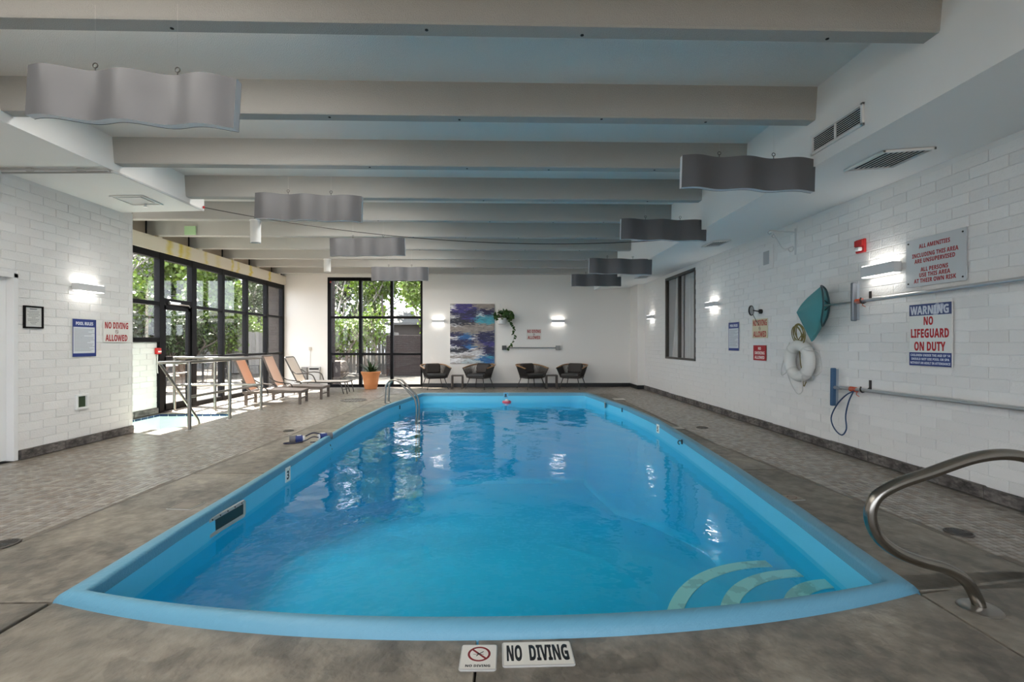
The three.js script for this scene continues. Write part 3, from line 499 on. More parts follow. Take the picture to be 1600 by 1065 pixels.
sign('warning_sign', 'white and navy warning sign saying no lifeguard on duty', [XR - .014, 1.373, -4.335], -R90, .44, .59, 820, (x, W, H) => {
  x.fillStyle = '#e3e4e0'; x.fillRect(0, 0, W, H); x.fillStyle = '#3a4a78'; x.fillRect(0, 0, W, H * .185);
  x.fillStyle = '#cfd3dc'; fitText(x, 'WARNING', W * .49, H * .1, W * .92, H * .18);
  x.save(); x.globalAlpha = .72; x.fillStyle = '#d5d7e2'; x.beginPath(); x.ellipse(W * .66, H * .1, W * .085, H * .1, .3, 0, 7); x.fill(); x.beginPath(); x.ellipse(W * .78, H * .06, W * .06, H * .05, .3, 0, 7); x.fill(); x.restore();
  x.fillStyle = '#b3161d'; fitText(x, 'NO', W * .47, H * .275, W * .24, H * .175); fitText(x, 'LIFEGUARD', W * .49, H * .475, W * .92, H * .19); fitText(x, 'ON DUTY', W * .49, H * .685, W * .74, H * .19);
  x.fillStyle = '#223a7c'; x.fillRect(0, H * .785, W, H * .215); x.fillStyle = '#d9dde8';
  fitText(x, 'CHILDREN UNDER THE AGE OF 14', W * .5, H * .83, W * .94, H * .05); fitText(x, 'SHOULD NOT USE POOL OR SPA', W * .5, H * .892, W * .9, H * .05); fitText(x, 'WITHOUT AN ADULT IN ATTENDANCE', W * .5, H * .955, W * .95, H * .05);
}, { t: .012 });
const barred = (x, cx, cy, r, ink) => { x.lineWidth = r * .22; x.strokeStyle = ink; x.beginPath(); x.arc(cx, cy, r, 0, 7); x.stroke(); x.beginPath(); x.moveTo(cx - r * .68, cy - r * .68); x.lineTo(cx + r * .68, cy + r * .68); x.stroke(); };
const swimmer = (x, cx, cy, r) => { x.strokeStyle = '#1c1c1c'; x.fillStyle = '#1c1c1c'; x.lineWidth = r * .12; x.beginPath(); x.moveTo(cx - r * .25, cy + r * .35); x.lineTo(cx, cy + r * .0); x.lineTo(cx + r * .5, cy - r * .4); x.stroke(); x.beginPath(); x.arc(cx - r * .05, cy - r * .1, r * .1, 0, 7); x.fill(); x.lineWidth = r * .06; x.beginPath(); x.moveTo(cx - r * .6, cy + r * .05); x.lineTo(cx + r * .55, cy + r * .05); x.stroke(); };
const noDiving = (bg, ink) => (x, W, H) => { x.fillStyle = bg; x.fillRect(0, 0, W, H); x.fillStyle = ink; fitText(x, 'NO DIVING', W * .5, H * .21, W * .94, H * .40); fitText(x, 'ALLOWED', W * .5, H * .80, W * .86, H * .40); x.save(); barred(x, W * .5, H * .5, H * .085, '#5a1a18'); swimmer(x, W * .5, H * .5, H * .08); x.restore(); };
const rules = (x, W, H) => {
  x.fillStyle = BLUE; x.fillRect(0, 0, W, H); x.fillStyle = '#d7dbe0'; x.fillRect(W * .035, H * .21, W * .9, H * .70); x.fillStyle = '#e8eaf0'; fitText(x, 'POOL RULES', W * .5, H * .115, W * .74, H * .115);
  x.fillStyle = '#70767f'; let y = .26; for (const l of [.8, .75, .55, .82, .7, .4, .8, .78, .82, .66, .5, .8, .74, .82, .6, .79, .7]) { for (let a = .08; a < .08 + l; a += .045) x.fillRect(W * a, H * y, W * .034, H * .011); y += .036; }
};
sign('pool_rules_sign', 'blue and white pool rules board on the left block wall', [XL + .008, 1.36, -6.2], R90, .35, .48, 512, rules);
sign('pool_rules_sign', 'narrow blue and white pool rules board on the right wall', [XR - .008, 1.405, -8.08], -R90, .37, .49, 512, rules);
sign('no_diving_sign', 'white no diving sign with red letters on the left block wall', [XL + .008, 1.45, -6.71], R90, .44, .295, 640, noDiving('#e4e2dc', '#a31d1f'), { back: '#e2e0da' });
sign('no_diving_sign', 'yellowed no diving sign with red letters above the red one', [XR - .008, 1.52, -7.26], -R90, .43, .30, 640, noDiving('#d9cfae', '#b02a1f'), { back: '#d9cfae' });
sign('no_diving_sign', 'small no diving sign with red letters on the far wall', [.985, 1.54, ZF + .003], 0, .43, .31, 640, noDiving('#d6d0c8', '#a02522'), { back: '#d2ccc4' });
sign('no_smoking_sign', 'red no smoking sign with white letters on right wall', [XR - .008, 1.14, -7.265], -R90, .36, .235, 512, (x, W, H) => { x.fillStyle = '#b01720'; x.fillRect(0, 0, W, H); x.fillStyle = '#efe3dc'; fitText(x, 'NO', W * .5, H * .2, W * .24, H * .26); fitText(x, 'SMOKING', W * .5, H * .5, W * .8, H * .27); fitText(x, 'ALLOWED', W * .5, H * .8, W * .78, H * .27); }, { back: '#8c1016' });
{ // framed notice
  const o = thing('framed_notice', 'small black framed white notice on the left wall by the door', 'notice', [XL + .004, 1.59, -5.535], R90), w = .225, h = .255;
  mesh('frame', [rb(w, .018, .022, .003, 0, h / 2 - .009, .011), rb(w, .018, .022, .003, 0, -h / 2 + .009, .011), rb(.018, h, .022, .003, -w / 2 + .009, 0, .011), rb(.018, h, .022, .003, w / 2 - .009, 0, .011)], M.frame, o);
  mesh('paper', at(new THREE.BoxGeometry(w - .02, h - .02, .008), 0, 0, .006), std('#d5d6d2', .5), o);
  mesh('print', at(new THREE.PlaneGeometry(w - .036, h - .036), 0, 0, .0106), std('#ffffff', .35, { map: paint(256, 300, (x, W, H) => { x.fillStyle = '#cfd0cc'; x.fillRect(0, 0, W, H); x.fillStyle = '#55565a'; x.fillRect(W * .28, H * .07, W * .44, H * .04); for (let i = 0; i < 9; i++) { const l = [.7, .55, .74, .6, .2, .7, .66, .4, .3][i]; for (let a = 0; a < l; a += .06) x.fillRect(W * (.5 - l / 2 + a), H * (.2 + i * .08), W * .045, H * .022); } }) }), o);
}
{ // recessed tile-lined niche
  const o = thing('soap_niche', 'small white framed niche with dark green inside, low on left wall', 'niche', [XL + .002, .55, -6.16], R90), w = .15, h = .165;
  mesh('frame', [rb(w, .026, .03, .004, 0, h / 2, .012), rb(w, .026, .03, .004, 0, -h / 2, .012), rb(.026, h + .026, .03, .004, -w / 2, 0, .012), rb(.026, h + .026, .03, .004, w / 2, 0, .012)], M.white, o);
  mesh('lining', [bx(-w / 2, w / 2, -h / 2, h / 2, .0, .003)], std([.03, .055, .022], .5), o);
}
{ // fire alarm call point and strobe
  const a = thing('fire_alarm_pull', 'small red fire alarm box on the low white wall by spa', 'fire alarm', [XW + .006, 1.145, -8.86], R90);
  mesh('box', rb(.11, .115, .05, .008, 0, 0, .025), M.red, a); mesh('handle', rb(.07, .03, .02, .004, 0, -.01, .055), M.white, a);
  mesh('conduit', [smooth([V(.0, -.06, .015), V(0, -.35, .012), V(.02, -.42, .012), V(.2, -.44, .012), V(.9, -.44, .012)], .009, 30, 8)], M.block[1], a);
  const s = thing('fire_strobe', 'red fire alarm strobe with a clear lens on the right wall', 'fire alarm', [XR - .006, 2.375, -5.185], -R90);
  mesh('body', [rb(.125, .15, .03, .006, 0, 0, .015), rb(.115, .07, .035, .008, 0, .03, .035)], M.red, s); mesh('lens', rb(.075, .045, .05, .015, 0, -.035, .045, 2), phy([.85, .85, .85], .15, { clearcoat: 1 }), s);
}
{ // louvred grilles
  const louvre = (o, w, h, n, split) => { mesh('frame', [rb(w, .022, .02, .003, 0, h / 2 - .011, .01), rb(w, .022, .02, .003, 0, -h / 2 + .011, .01), rb(.022, h, .02, .003, -w / 2 + .011, 0, .01), rb(.022, h, .02, .003, w / 2 - .011, 0, .01)], M.vent, o); mesh('opening', bx(-w / 2 + .01, w / 2 - .01, -h / 2 + .01, h / 2 - .01, .0, .002), M.dark, o); for (let i = 0; i < n; i++) { const s = mesh('slat', rb(w - .044, .0042, .006, .001), M.vent, o); s.position.set(0, -h / 2 + .022 + (h - .044) * (i + .5) / n, .012); s.rotation.x = .3; } if (split) mesh('centre_bar', rb(.01, h - .03, .016, .002, 0, 0, .012), M.vent, o); };
  const a = thing('wall_vent', 'louvred vent on the upright face of the right bulkhead', 'vent', [XBR - .002, 3.035, -3.82], -R90, null); louvre(a, .60, .175, 8, true);
  const slope = Math.atan2(2.955 - 2.85, XR + .1 - XBR);
  const soff = x => 2.85 + (x - XBR) * Math.tan(slope) - .003;
  const cv = (label, x, z, w, d, n) => { const o = thing('ceiling_vent', label, 'vent', [x, soff(x), z], 0); const p = new THREE.Group(); o.rotation.set(R90, -slope * 0, 0); louvre(o, w, d, n, false); o.rotation.z = 0; return o; };
  const v1 = cv('large louvred ceiling vent in the right soffit, nearest camera', 3.36, -4.03, .45, .45, 9); v1.rotation.order = 'ZYX'; v1.rotation.set(R90, 0, slope); v1.rotateZ(R90);
  const v2 = cv('small louvred ceiling vent in right soffit beside a hanging baffle', 3.47, -7.55, .42, .30, 7); v2.rotation.order = 'ZYX'; v2.rotation.set(R90, 0, slope); v2.rotateZ(R90);
  const v3 = cv('farthest small ceiling vent, in the soffit above the curtained window', 3.45, -11.4, .42, .30, 7); v3.rotation.order = 'ZYX'; v3.rotation.set(R90, 0, slope); v3.rotateZ(R90);
  const c = thing('access_panel', 'white access panel with a small grey grille high on right wall', 'access panel', [XR - .006, 2.58, -7.05], -R90);
  mesh('plate', rb(.30, .36, .012, .003, 0, 0, .006), M.block[0], c); mesh('grille', rb(.15, .2, .008, .002, -.02, 0, .014), std([.45, .45, .44], .6), c);
}
{ // wrought hanging bracket
  const o = thing('scroll_bracket', 'white wrought iron scroll bracket high on the right wall', 'bracket', [XR - .004, 2.68, -6.38], -R90);
  const w = std([.62, .62, .61], .5);
  mesh('back_plate', rb(.03, .36, .01, .003, 0, 0, .005), w, o);
  mesh('arm', [bar(V(0, .13, .01), V(0, .15, .36), .009), smooth([V(0, .15, .36), V(0, .12, .385), V(0, .10, .36), V(0, .115, .34)], .007, 16, 6)], w, o);
  const sp = []; for (let i = 0; i <= 22; i++) { const t = i / 22, a = t * 5.2; sp.push(V(0, -.10 + .05 * (1 - t * .7) * Math.sin(a + 2.4), .075 + .05 * (1 - t * .7) * Math.cos(a + 2.4))); }
  mesh('scroll', [smooth([V(0, .11, .31), V(0, .02, .25), V(0, -.10, .16), ...sp], .0065, 60, 6), smooth([V(0, .10, .30), V(0, .07, .33), V(0, .06, .30), V(0, .08, .285)], .006, 16, 6)], w, o);
}
{ // round dial on an arm
  const o = thing('round_mirror', 'round black rimmed dial on a wall arm above the yellowed sign', 'dial', [XR - .006, 1.80, -7.27], -R90);
  mesh('mount', at(cyl(.035, .035, .03, 20), .05, -.02, .015, 0, R90), M.darksteel, o);
  mesh('arm', bar(V(.05, -.02, .03), V(-.01, .0, .10), .009), M.darksteel, o);
  const h = mesh('rim', at(new THREE.TorusGeometry(.07, .011, 10, 32), 0, 0, 0), std([.015, .015, .016], .4), o); h.position.set(-.03, 0, .12); h.rotation.y = -.95;
  mesh('face', at(cyl(.068, .068, .012, 28), 0, 0, -.002, 0, R90), std([.55, .56, .55], .15, { metalness: .3 }), h);
  mesh('cord', smooth([V(-.02, -.06, .10), V(-.01, -.16, .05), V(.0, -.22, .02)], .004, 14, 6), M.darksteel, o);
}
/* poles, net, brushes, ring on the right wall: x points along +z, z out of the wall */
const wallR = (y, z, out = 0) => V(XR - out, y, z);
{
  const net = thing('leaf_net', 'teal deep leaf skimmer net hanging on the right wall from its pole', 'pool net', [XR, 0, 0]);
  const out = -.11, ring0 = []; // rim seen nearly edge-on, standing off the wall
  const rim = [V(-.05, 1.54, -5.74), V(-.03, 1.66, -5.70), V(-.03, 1.82, -5.69), V(-.06, 1.95, -5.70), V(-.14, 1.99, -5.66), V(-.24, 1.90, -5.50), V(-.27, 1.74, -5.44), V(-.23, 1.58, -5.53), V(-.14, 1.50, -5.65)];
  const rc = new THREE.CatmullRomCurve3(rim, true, 'centripetal');
  mesh('rim', new THREE.TubeGeometry(rc, 60, .011, 8, true), std([.015, .06, .07], .5), net);
  // bag: the rim drawn together into two sagging lobes
  const NU = 64, NV = 14, pos = [], idx = []; const tipA = V(-.12, 1.70, -6.18), tipB = V(-.12, 1.31, -5.88);
  for (let i = 0; i < NU; i++) { const t = i / NU, p = rc.getPointAt(t); const upper = THREE.MathUtils.smoothstep(p.y, 1.56, 1.78); for (let j = 0; j <= NV; j++) { const s = j / NV, tip = tipB.clone().lerp(tipA, upper); const q = p.clone().lerp(tip, Math.pow(s, .9)); const bulge = Math.sin(Math.PI * s) * (.05 * (1 - upper)); q.x += -.03 * Math.sin(Math.PI * s) + .012 * Math.sin(t * 40 + s * 5) * s * (1 - s) * 3; q.y -= bulge; q.z += .012 * Math.sin(t * 31 + s * 7) * s * (1 - s) * 3; pos.push(q.x, q.y, q.z); } }
  for (let i = 0; i < NU; i++) for (let j = 0; j < NV; j++) { const a = i * (NV + 1) + j, b = ((i + 1) % NU) * (NV + 1) + j; idx.push(a, b, a + 1, b, b + 1, a + 1); }
  const g = new THREE.BufferGeometry(); g.setAttribute('position', new THREE.Float32BufferAttribute(pos, 3)); g.setIndex(idx); g.computeVertexNormals();
  mesh('mesh_bag', g, phy([.08, .34, .36], .85, { side: THREE.DoubleSide, transparent: true, opacity: .74 }), net);
  mesh('handle', bar(V(-.05, 1.755, -5.72), V(-.075, 1.765, -4.9), .011, .011, 10), M.alum, net);
  mesh('yoke', [bar(V(-.05, 1.70, -5.73), V(-.05, 1.755, -5.62), .008), bar(V(-.05, 1.82, -5.74), V(-.05, 1.755, -5.62), .008)], std([.02, .07, .08], .5), net);
  const pole = (label, ya, za, yb, zb, o2) => { const o = thing('pool_pole', label, 'pole', [XR, 0, 0]); mesh('tube', bar(V(-.075, ya, za), V(-.085, yb, zb), .019, .021, 14), M.alum, o); mesh('end_cap', bar(V(-.075, ya, za - .02), V(-.075, ya, za + .01), .016, .016, 12), std([.3, .3, .3], .5), o); return o; };
  pole('upper long aluminium pool pole across the right wall under the notice', 1.752, -5.19, 1.80, -2.6);
  pole('lower long aluminium pool pole across the right wall near the floor', .775, -5.45, .805, -2.6);
  const brush = (label, y0, y1, z, c, lean) => { const o = thing('pool_brush', label, 'brush', [XR, 0, 0]); const h = y1 - y0; mesh('head', [at(rb(.055, h, .04, .012, 0, 0, 0, 2), -.09, (y0 + y1) / 2, z, 0, lean)], c, o); mesh('bristles', at(rb(.05, h * .94, .02, .004), -.055, (y0 + y1) / 2, z, 0, lean), std([.30, .34, .38], .8), o); mesh('socket', bar(V(-.085, (y0 + y1) / 2 - .005, z), V(-.08, (y0 + y1) / 2 - .005, z + .12), .02, .017, 12), std([.25, .27, .3], .5), o); return o; };
  brush('grey upright pool brush head on the upper pole', 1.54, 1.97, -5.2, std([.20, .22, .25], .35, { metalness: .5 }), 0);
  brush('blue upright pool brush head on the lower pole', .55, 1.0, -5.53, std([.035, .10, .20], .5), .02);
  const hook = (label, y, zc) => { const o = thing('wall_hook', label, 'hook', [XR, y, zc]); mesh('plate', rb(.008, .10, .035, .003, -.006, .05, 0), M.darksteel, o); mesh('hook', smooth([V(-.008, .02, 0), V(-.06, -.02, 0), V(-.10, -.03, 0), V(-.118, .0, 0), V(-.11, .03, 0)], .008, 20, 8), M.darksteel, o); return o; };
  hook('dark metal hook carrying the upper pool pole', 1.76, -5.07); hook('dark metal hook carrying the lower pool pole', .79, -5.07);
  const twine = (label, y, z) => { const o = thing('twine', label, 'twine', [XR, y, z]); const pts = []; for (let i = 0; i <= 40; i++) { const t = i / 40, a = t * Math.PI * 12; pts.push(V(-.078 + .0245 * Math.cos(a), .0245 * Math.sin(a), -.05 + .10 * t)); } pts.push(V(-.10, -.05, .07), V(-.09, -.07, .10)); mesh('cord', smooth(pts, .0035, 160, 6), std([.62, .09, .02], .7), o); return o; };
  twine('orange red twine tied round the upper pool pole', 1.757, -5.13); twine('orange red twine tied round the lower pool pole', .776, -5.22);
  const bc = thing('blue_cord', 'thin dark blue cord looping down from the lower pool pole', 'cord', [XR, 0, 0]);
  mesh('cord', smooth([V(-.09, .76, -5.2), V(-.08, .70, -5.33), V(-.06, .55, -5.52), V(-.05, .38, -5.62), V(-.05, .27, -5.56), V(-.05, .22, -5.44), V(-.05, .30, -5.37), V(-.05, .45, -5.38), V(-.06, .62, -5.32), V(-.08, .72, -5.24), V(-.098, .765, -5.19)], .0075, 90, 8), std([.02, .06, .14], .5), bc);
}
{ // life ring with its grab rope, and coiled line
  const o = thing('life_ring', 'white life ring buoy with a loose grab rope on the right wall', 'life ring', [XR - .088, 1.06, -6.17], -R90);
  const g = new THREE.TorusGeometry(.205, .072, 18, 48); mesh('ring', g, std([.72, .71, .67], .45), o);
  const bands = []; for (const a of [.6, 2.2, 3.9, 5.4]) bands.push(at(new THREE.TorusGeometry(.0745, .006, 8, 24), .205 * Math.cos(a), .205 * Math.sin(a), 0, a + R90 * 0, 0, 0)); 
  const band = []; for (const a of [.75, 2.35, 3.9, 5.5]) { const t = new THREE.CylinderGeometry(.075, .075, .03, 24, 1, true); t.rotateZ(a); t.translate(.205 * Math.cos(a), .205 * Math.sin(a), 0); band.push(t); }
  mesh('band', band, std([.62, .61, .57], .7), o);
  mesh('grab_rope', [smooth([V(-.16, .24, .03), V(-.30, .08, .0), V(-.40, -.14, .0), V(-.36, -.21, .02), V(-.17, -.16, .06)], .006, 40, 6), smooth([V(-.17, -.16, .06), V(-.13, -.33, .02), V(-.03, -.44, .0), V(.06, -.40, .0), V(.16, -.19, .07)], .006, 40, 6), smooth([V(.16, -.19, .07), V(.30, -.18, .0), V(.42, -.12, .0), V(.38, .1, .0), V(.19, .15, .06)], .006, 40, 6)], std([.62, .61, .58], .8), o);
  const c = thing('coiled_rope', 'coil of olive brown rope above the white life ring', 'rope', [XR - .10, 1.41, -6.12], -R90);
  const pts = []; for (let i = 0; i <= 150; i++) { const t = i / 150, a = t * Math.PI * 2 * 5; pts.push(V((.095 + .035 * Math.sin(i * .13)) * Math.cos(a) + .02 * Math.sin(i * .11), (.115 + .03 * Math.cos(i * .11)) * Math.sin(a), .02 * Math.sin(i * .21) + .03)); }
  pts.push(V(-.06, -.1, .0), V(-.10, -.25, -.05), V(-.09, -.42, -.06), V(-.02, -.52, -.05), V(-.03, -.63, -.05), V(.02, -.68, -.03), V(.05, -.62, -.04));
  mesh('line', smooth(pts, .0065, 420, 6), std([.20, .17, .055], .8), c);
}
/* ceiling lamps, cable, hatch, pipes */
{
  const can = (label, x, z, h) => { const o = thing('cylinder_lamp', label, 'ceiling lamp', [x, YB, z]); mesh('housing', [at(new THREE.LatheGeometry([[.0, 0], [.075, 0], [.078, -.012], [.078, -h + .01], [.074, -h], [.066, -h], [.064, -h + .05], [0, -h + .05]].map(p => new THREE.Vector2(p[0], p[1])), 28), 0, 0, 0)], std([.60, .60, .585], .4), o); mesh('canopy', at(cyl(.085, .085, .014, 24), 0, -.007, 0), M.white, o); return o; };
  can('white cylinder ceiling lamp left of the third hanging baffle', -3.91, BEAM_Z(4) , .36); can('white cylinder ceiling lamp farther back, above the far window', -4.05, BEAM_Z(7), .30);
  const c = thing('ceiling_cable', 'thin sagging cable strung below the beams from left soffit to right', 'cable'); const A = V(-4.18, 3.205, -6.78), B = V(2.74, 2.93, -7.4), pts = []; for (let i = 0; i <= 24; i++) { const t = i / 24, p = A.clone().lerp(B, t); p.y -= .30 * 4 * t * (1 - t) * .82; pts.push(p); } mesh('wire', smooth(pts, .006, 100, 6), M.darksteel, c); mesh('hook', at(cyl(.014, .014, .03, 10), A.x, A.y, A.z), M.red, c);
  const h = thing('ceiling_hatch', 'square access hatch with a thin rim in the left white soffit', 'hatch', [-4.72, 3.142, -6.27], .02); mesh('rim', [rb(.40, .012, .02, .002, 0, 0, -.19), rb(.40, .012, .02, .002, 0, 0, .19), rb(.02, .012, .4, .002, -.19, 0, 0), rb(.02, .012, .4, .002, .19, 0, 0)], M.soffit, h); mesh('panel', rb(.30, .01, .26, .002, .0, -.002, .02), std([.70, .70, .69], .6), h); mesh('nozzle', [at(cyl(.012, .016, .05, 12), .02, -.02, -.12), at(cyl(.025, .025, .006, 12), .02, -.046, -.12)], M.alum, h); h.rotation.order = 'YXZ'; h.rotation.z = .028;
  const p = thing('conduit', 'pair of grey pipes running across the left soffit', 'pipe'); mesh('pipe', [bar(V(XL + .02, 3.118, -5.10), V(-4.2, 3.145, -5.17), .013), bar(V(XL + .02, 3.112, -5.19), V(-4.2, 3.142, -5.23), .011)], std([.42, .42, .41], .5), p); mesh('coupling', [bar(V(-5.0, 3.124, -5.12), V(-4.93, 3.126, -5.12), .019), bar(V(-4.5, 3.137, -5.15), V(-4.43, 3.139, -5.16), .019)], std([.42, .42, .41], .5), p);
  mesh('edge_pipe', smooth([V(-4.2, 3.142, -5.2), V(-4.17, 3.148, -5.3), V(-4.17, 3.152, -5.6), V(-4.17, 3.155, -6.75)], .014, 40, 8), std([.60, .60, .59], .5), p);
  const e = thing('green_sign', 'small pale green sign hanging from a beam by glazed wall', 'sign', [-5.62, 3.33, -8.72], 0); mesh('plate', rb(.2, .16, .02, .003), std([.38, .58, .33], .5), e);
  const f = thing('loose_ceiling_panel', 'loose pale ceiling patch with bare orange board behind the beams', 'ceiling patch', [-3.42, 3.40, -6.95], 0);
  mesh('flap', poly([[-.35, 0], [.35, -.0], [.30, .12], [-.1, .12]], .012), M.soffit, f); mesh('bare_board', at(poly([[-.16, -.01], [.34, -.01], [.34, .03], [-.05, .03]], .012), 0, .05, .12, 0, .9), std([.42, .25, .09], .8), f);
  const s2 = thing('red_indicator', 'tiny red indicator lamp at top left corner of far window', 'indicator', [-4.93, 3.06, ZF + .02]); mesh('housing', rb(.05, .05, .03, .006), std([.25, .02, .02], .5), s2);
}
{ // bar and boxes on the far wall, heater panels, small switch
  const o = thing('wall_bar', 'thin grey bar between two square end boxes on the far wall', 'bar', [.9, 1.15, ZF]);
  mesh('bar', bar(V(-.72, 0, .05), V(.72, 0, .05), .018), std([.30, .30, .29], .4, { metalness: .6 }), o);
  mesh('end_box', rb(.13, .13, .09, .006, -.79, 0, .045), std([.06, .06, .06], .5), o); mesh('end_box', rb(.13, .13, .09, .006, .79, 0, .045), std([.30, .30, .29], .5), o);
  const h = thing('wall_heater', 'low grey wall heater with two panels behind the loungers', 'heater', [-5.5, .12, ZF]);
  mesh('panel', rb(.16, .46, .09, .006, -.17, .24, .045), std([.22, .215, .21], .5), h); mesh('panel', rb(.32, .48, .09, .006, .12, .24, .045), std([.50, .495, .48], .45), h); mesh('outlet_slot', rb(.27, .05, .01, .002, .12, .42, .092), M.dark, h);
  const s = thing('wall_switch', 'small beige switch box with a cord on the far left wall', 'switch', [-5.52, 1.12, ZF]); mesh('box', rb(.06, .10, .04, .005, 0, 0, .02), std([.55, .50, .42], .5), s); mesh('cord', bar(V(0, -.05, .01), V(0, -.55, .01), .006, .006, 6), std([.62, .61, .58], .6), s);
}
{ // painting
  const o = thing('abstract_painting', 'tall abstract canvas in blue, white, violet and grey on far wall', 'painting', [-.822, 1.56, ZF]);
  const P = { n: [.012, .012, .075], v: [.045, .03, .24], b: [.015, .16, .46], t: [.05, .38, .50], g: [.36, .31, .27], w: [.80, .80, .82], k: [.02, .022, .04], l: [.55, .66, .70] };
  const blobs = []; const add = (c, x, y, rx, ry) => blobs.push([P[c], x, y, rx, ry]);
  add('v', .30, .10, .32, .10); add('n', .45, .16, .5, .09); add('w', .05, .06, .14, .05); add('g', .78, .05, .3, .05); add('n', .85, .14, .22, .04); add('l', .66, .16, .16, .06); add('k', .22, .30, .3, .08); add('v', .4, .24, .2, .06); add('w', .07, .22, .12, .05); add('t', .78, .25, .27, .08); add('w', .12, .355, .16, .035); add('g', .5, .42, .55, .08); add('g', .3, .46, .4, .05); add('l', .72, .22, .08, .05);
  add('n', .15, .52, .26, .06); add('w', .08, .555, .14, .04); add('b', .34, .54, .14, .06); add('n', .85, .58, .25, .12); add('w', .53, .58, .1, .04); add('v', .84, .67, .22, .07); add('n', .25, .66, .28, .07); add('b', .40, .69, .12, .06); add('w', .09, .72, .14, .04); add('n', .88, .78, .2, .1); add('g', .62, .70, .12, .06); add('k', .15, .78, .25, .04); add('w', .18, .84, .26, .04); add('w', .64, .83, .18, .08); add('g', .3, .885, .3, .03); add('b', .84, .92, .24, .06); add('t', .9, .9, .14, .05); add('w', .12, .95, .24, .05); add('l', .45, .97, .25, .04);
  const tex = paint(512, 690, (x, w, h) => {
    x.fillStyle = '#8a8580'; x.fillRect(0, 0, w, h);
    const zone = (u, v) => { let best = P.g, k = 1.25; for (const [c, bx0, by0, rx, ry] of blobs) { const d = Math.hypot((u - bx0) / rx, (v - by0) / ry); if (d < k) { k = d; best = c; } } return best; };
    for (let i = 0; i < 5200; i++) {
      const u = rnd(), v = rnd(), c = zone(u + (rnd() - .5) * .14, v + (rnd() - .5) * .055), k = rr(.55, 1.35), q = c.map(e => Math.round(255 * Math.pow(Math.min(1, e * k * .82), 1 / 2.2)));
      x.globalAlpha = rr(.35, .9); x.fillStyle = `rgb(${q[0]},${q[1]},${q[2]})`; x.beginPath(); x.ellipse(u * w, v * h, rr(6, 42), rr(1.5, 7), rr(-.22, .22), 0, 7); x.fill();
    }
    x.globalAlpha = 1;
  });
  mesh('stretcher', rb(1.30, 1.75, .035, .004, 0, 0, .0185), std([.7, .69, .67], .7), o); mesh('print', at(new THREE.PlaneGeometry(1.296, 1.746), 0, 0, .0365), std('#ffffff', .5, { map: tex }), o);
}
{ // trailing plant in a wall pot
  const o = thing('hanging_plant', 'trailing green plant in a white pot hung on the far wall', 'potted plant', [.05, 0, ZF + .2]);
  mesh('pot', at(new THREE.LatheGeometry([[0, 0], [.09, 0], [.13, .04], [.165, .17], [.175, .185], [.16, .185], [.15, .16], [0, .15]].map(p => new THREE.Vector2(p[0], p[1])), 28), 0, 1.82, 0), std([.72, .71, .69], .5), o);
  mesh('hanger', [bar(V(-.06, 2.0, 0), V(-.06, 2.44, -.13), .003, .003, 5), bar(V(.1, 2.0, 0), V(-.06, 2.44, -.13), .003, .003, 5)], M.alum, o);
  const leaf = (s) => { const sh = new THREE.Shape(); sh.moveTo(0, 0); sh.bezierCurveTo(.05 * s, -.03 * s, .075 * s, .04 * s, 0, .13 * s); sh.bezierCurveTo(-.075 * s, .04 * s, -.05 * s, -.03 * s, 0, 0); const g = new THREE.ShapeGeometry(sh, 4), p = g.attributes.position; for (let i = 0; i < p.count; i++) p.setZ(i, -.25 * p.getY(i) * p.getY(i) / s - .3 * Math.abs(p.getX(i))); g.computeVertexNormals(); return g; };
  const L = []; for (let i = 0; i < 150; i++) { const a = rr(0, 6.28), r = Math.pow(rnd(), .6) * .30, y = 2.0 + rr(-.1, .24) * (1 - r * 1.4); const g = leaf(rr(.6, 1.0)); g.rotateX(rr(-1.8, .2)); g.rotateZ(rr(-.6, .6)); g.rotateY(rr(0, 6.28)); g.translate(Math.cos(a) * r * 1.05 + .05, y, Math.max(-.12, Math.sin(a) * r * .6) + .02); L.push(g); }
  const lf = std([.045, .11, .022], .5, { side: THREE.DoubleSide }); const fm = mesh('foliage', L, lf, o); fm.userData.kind = 'stuff';
  const vine = [V(.2, 1.95, .08), V(.30, 1.80, .08), V(.32, 1.62, .05), V(.35, 1.45, .03), V(.27, 1.28, .03), V(.13, 1.12, .03)]; const vc = new THREE.CatmullRomCurve3(vine); const T = [new THREE.TubeGeometry(vc, 40, .005, 5)];
  mesh('vine', T, std([.07, .12, .03], .6), o); const vl = []; for (const t of [.02, .08, .12, .18, .24, .3, .37, .45, .52, .6, .72, .80, .84, .88, .98]) { const p = vc.getPoint(t), g = leaf(.85); g.rotateX(-2.3 + rr(-.3, .3)); g.rotateY(rr(-.8, .8)); g.translate(p.x + rr(-.02, .03), p.y, p.z + .02); vl.push(g); } const vf = mesh('vine_leaves', vl, lf, o); vf.userData.kind = 'stuff';
}

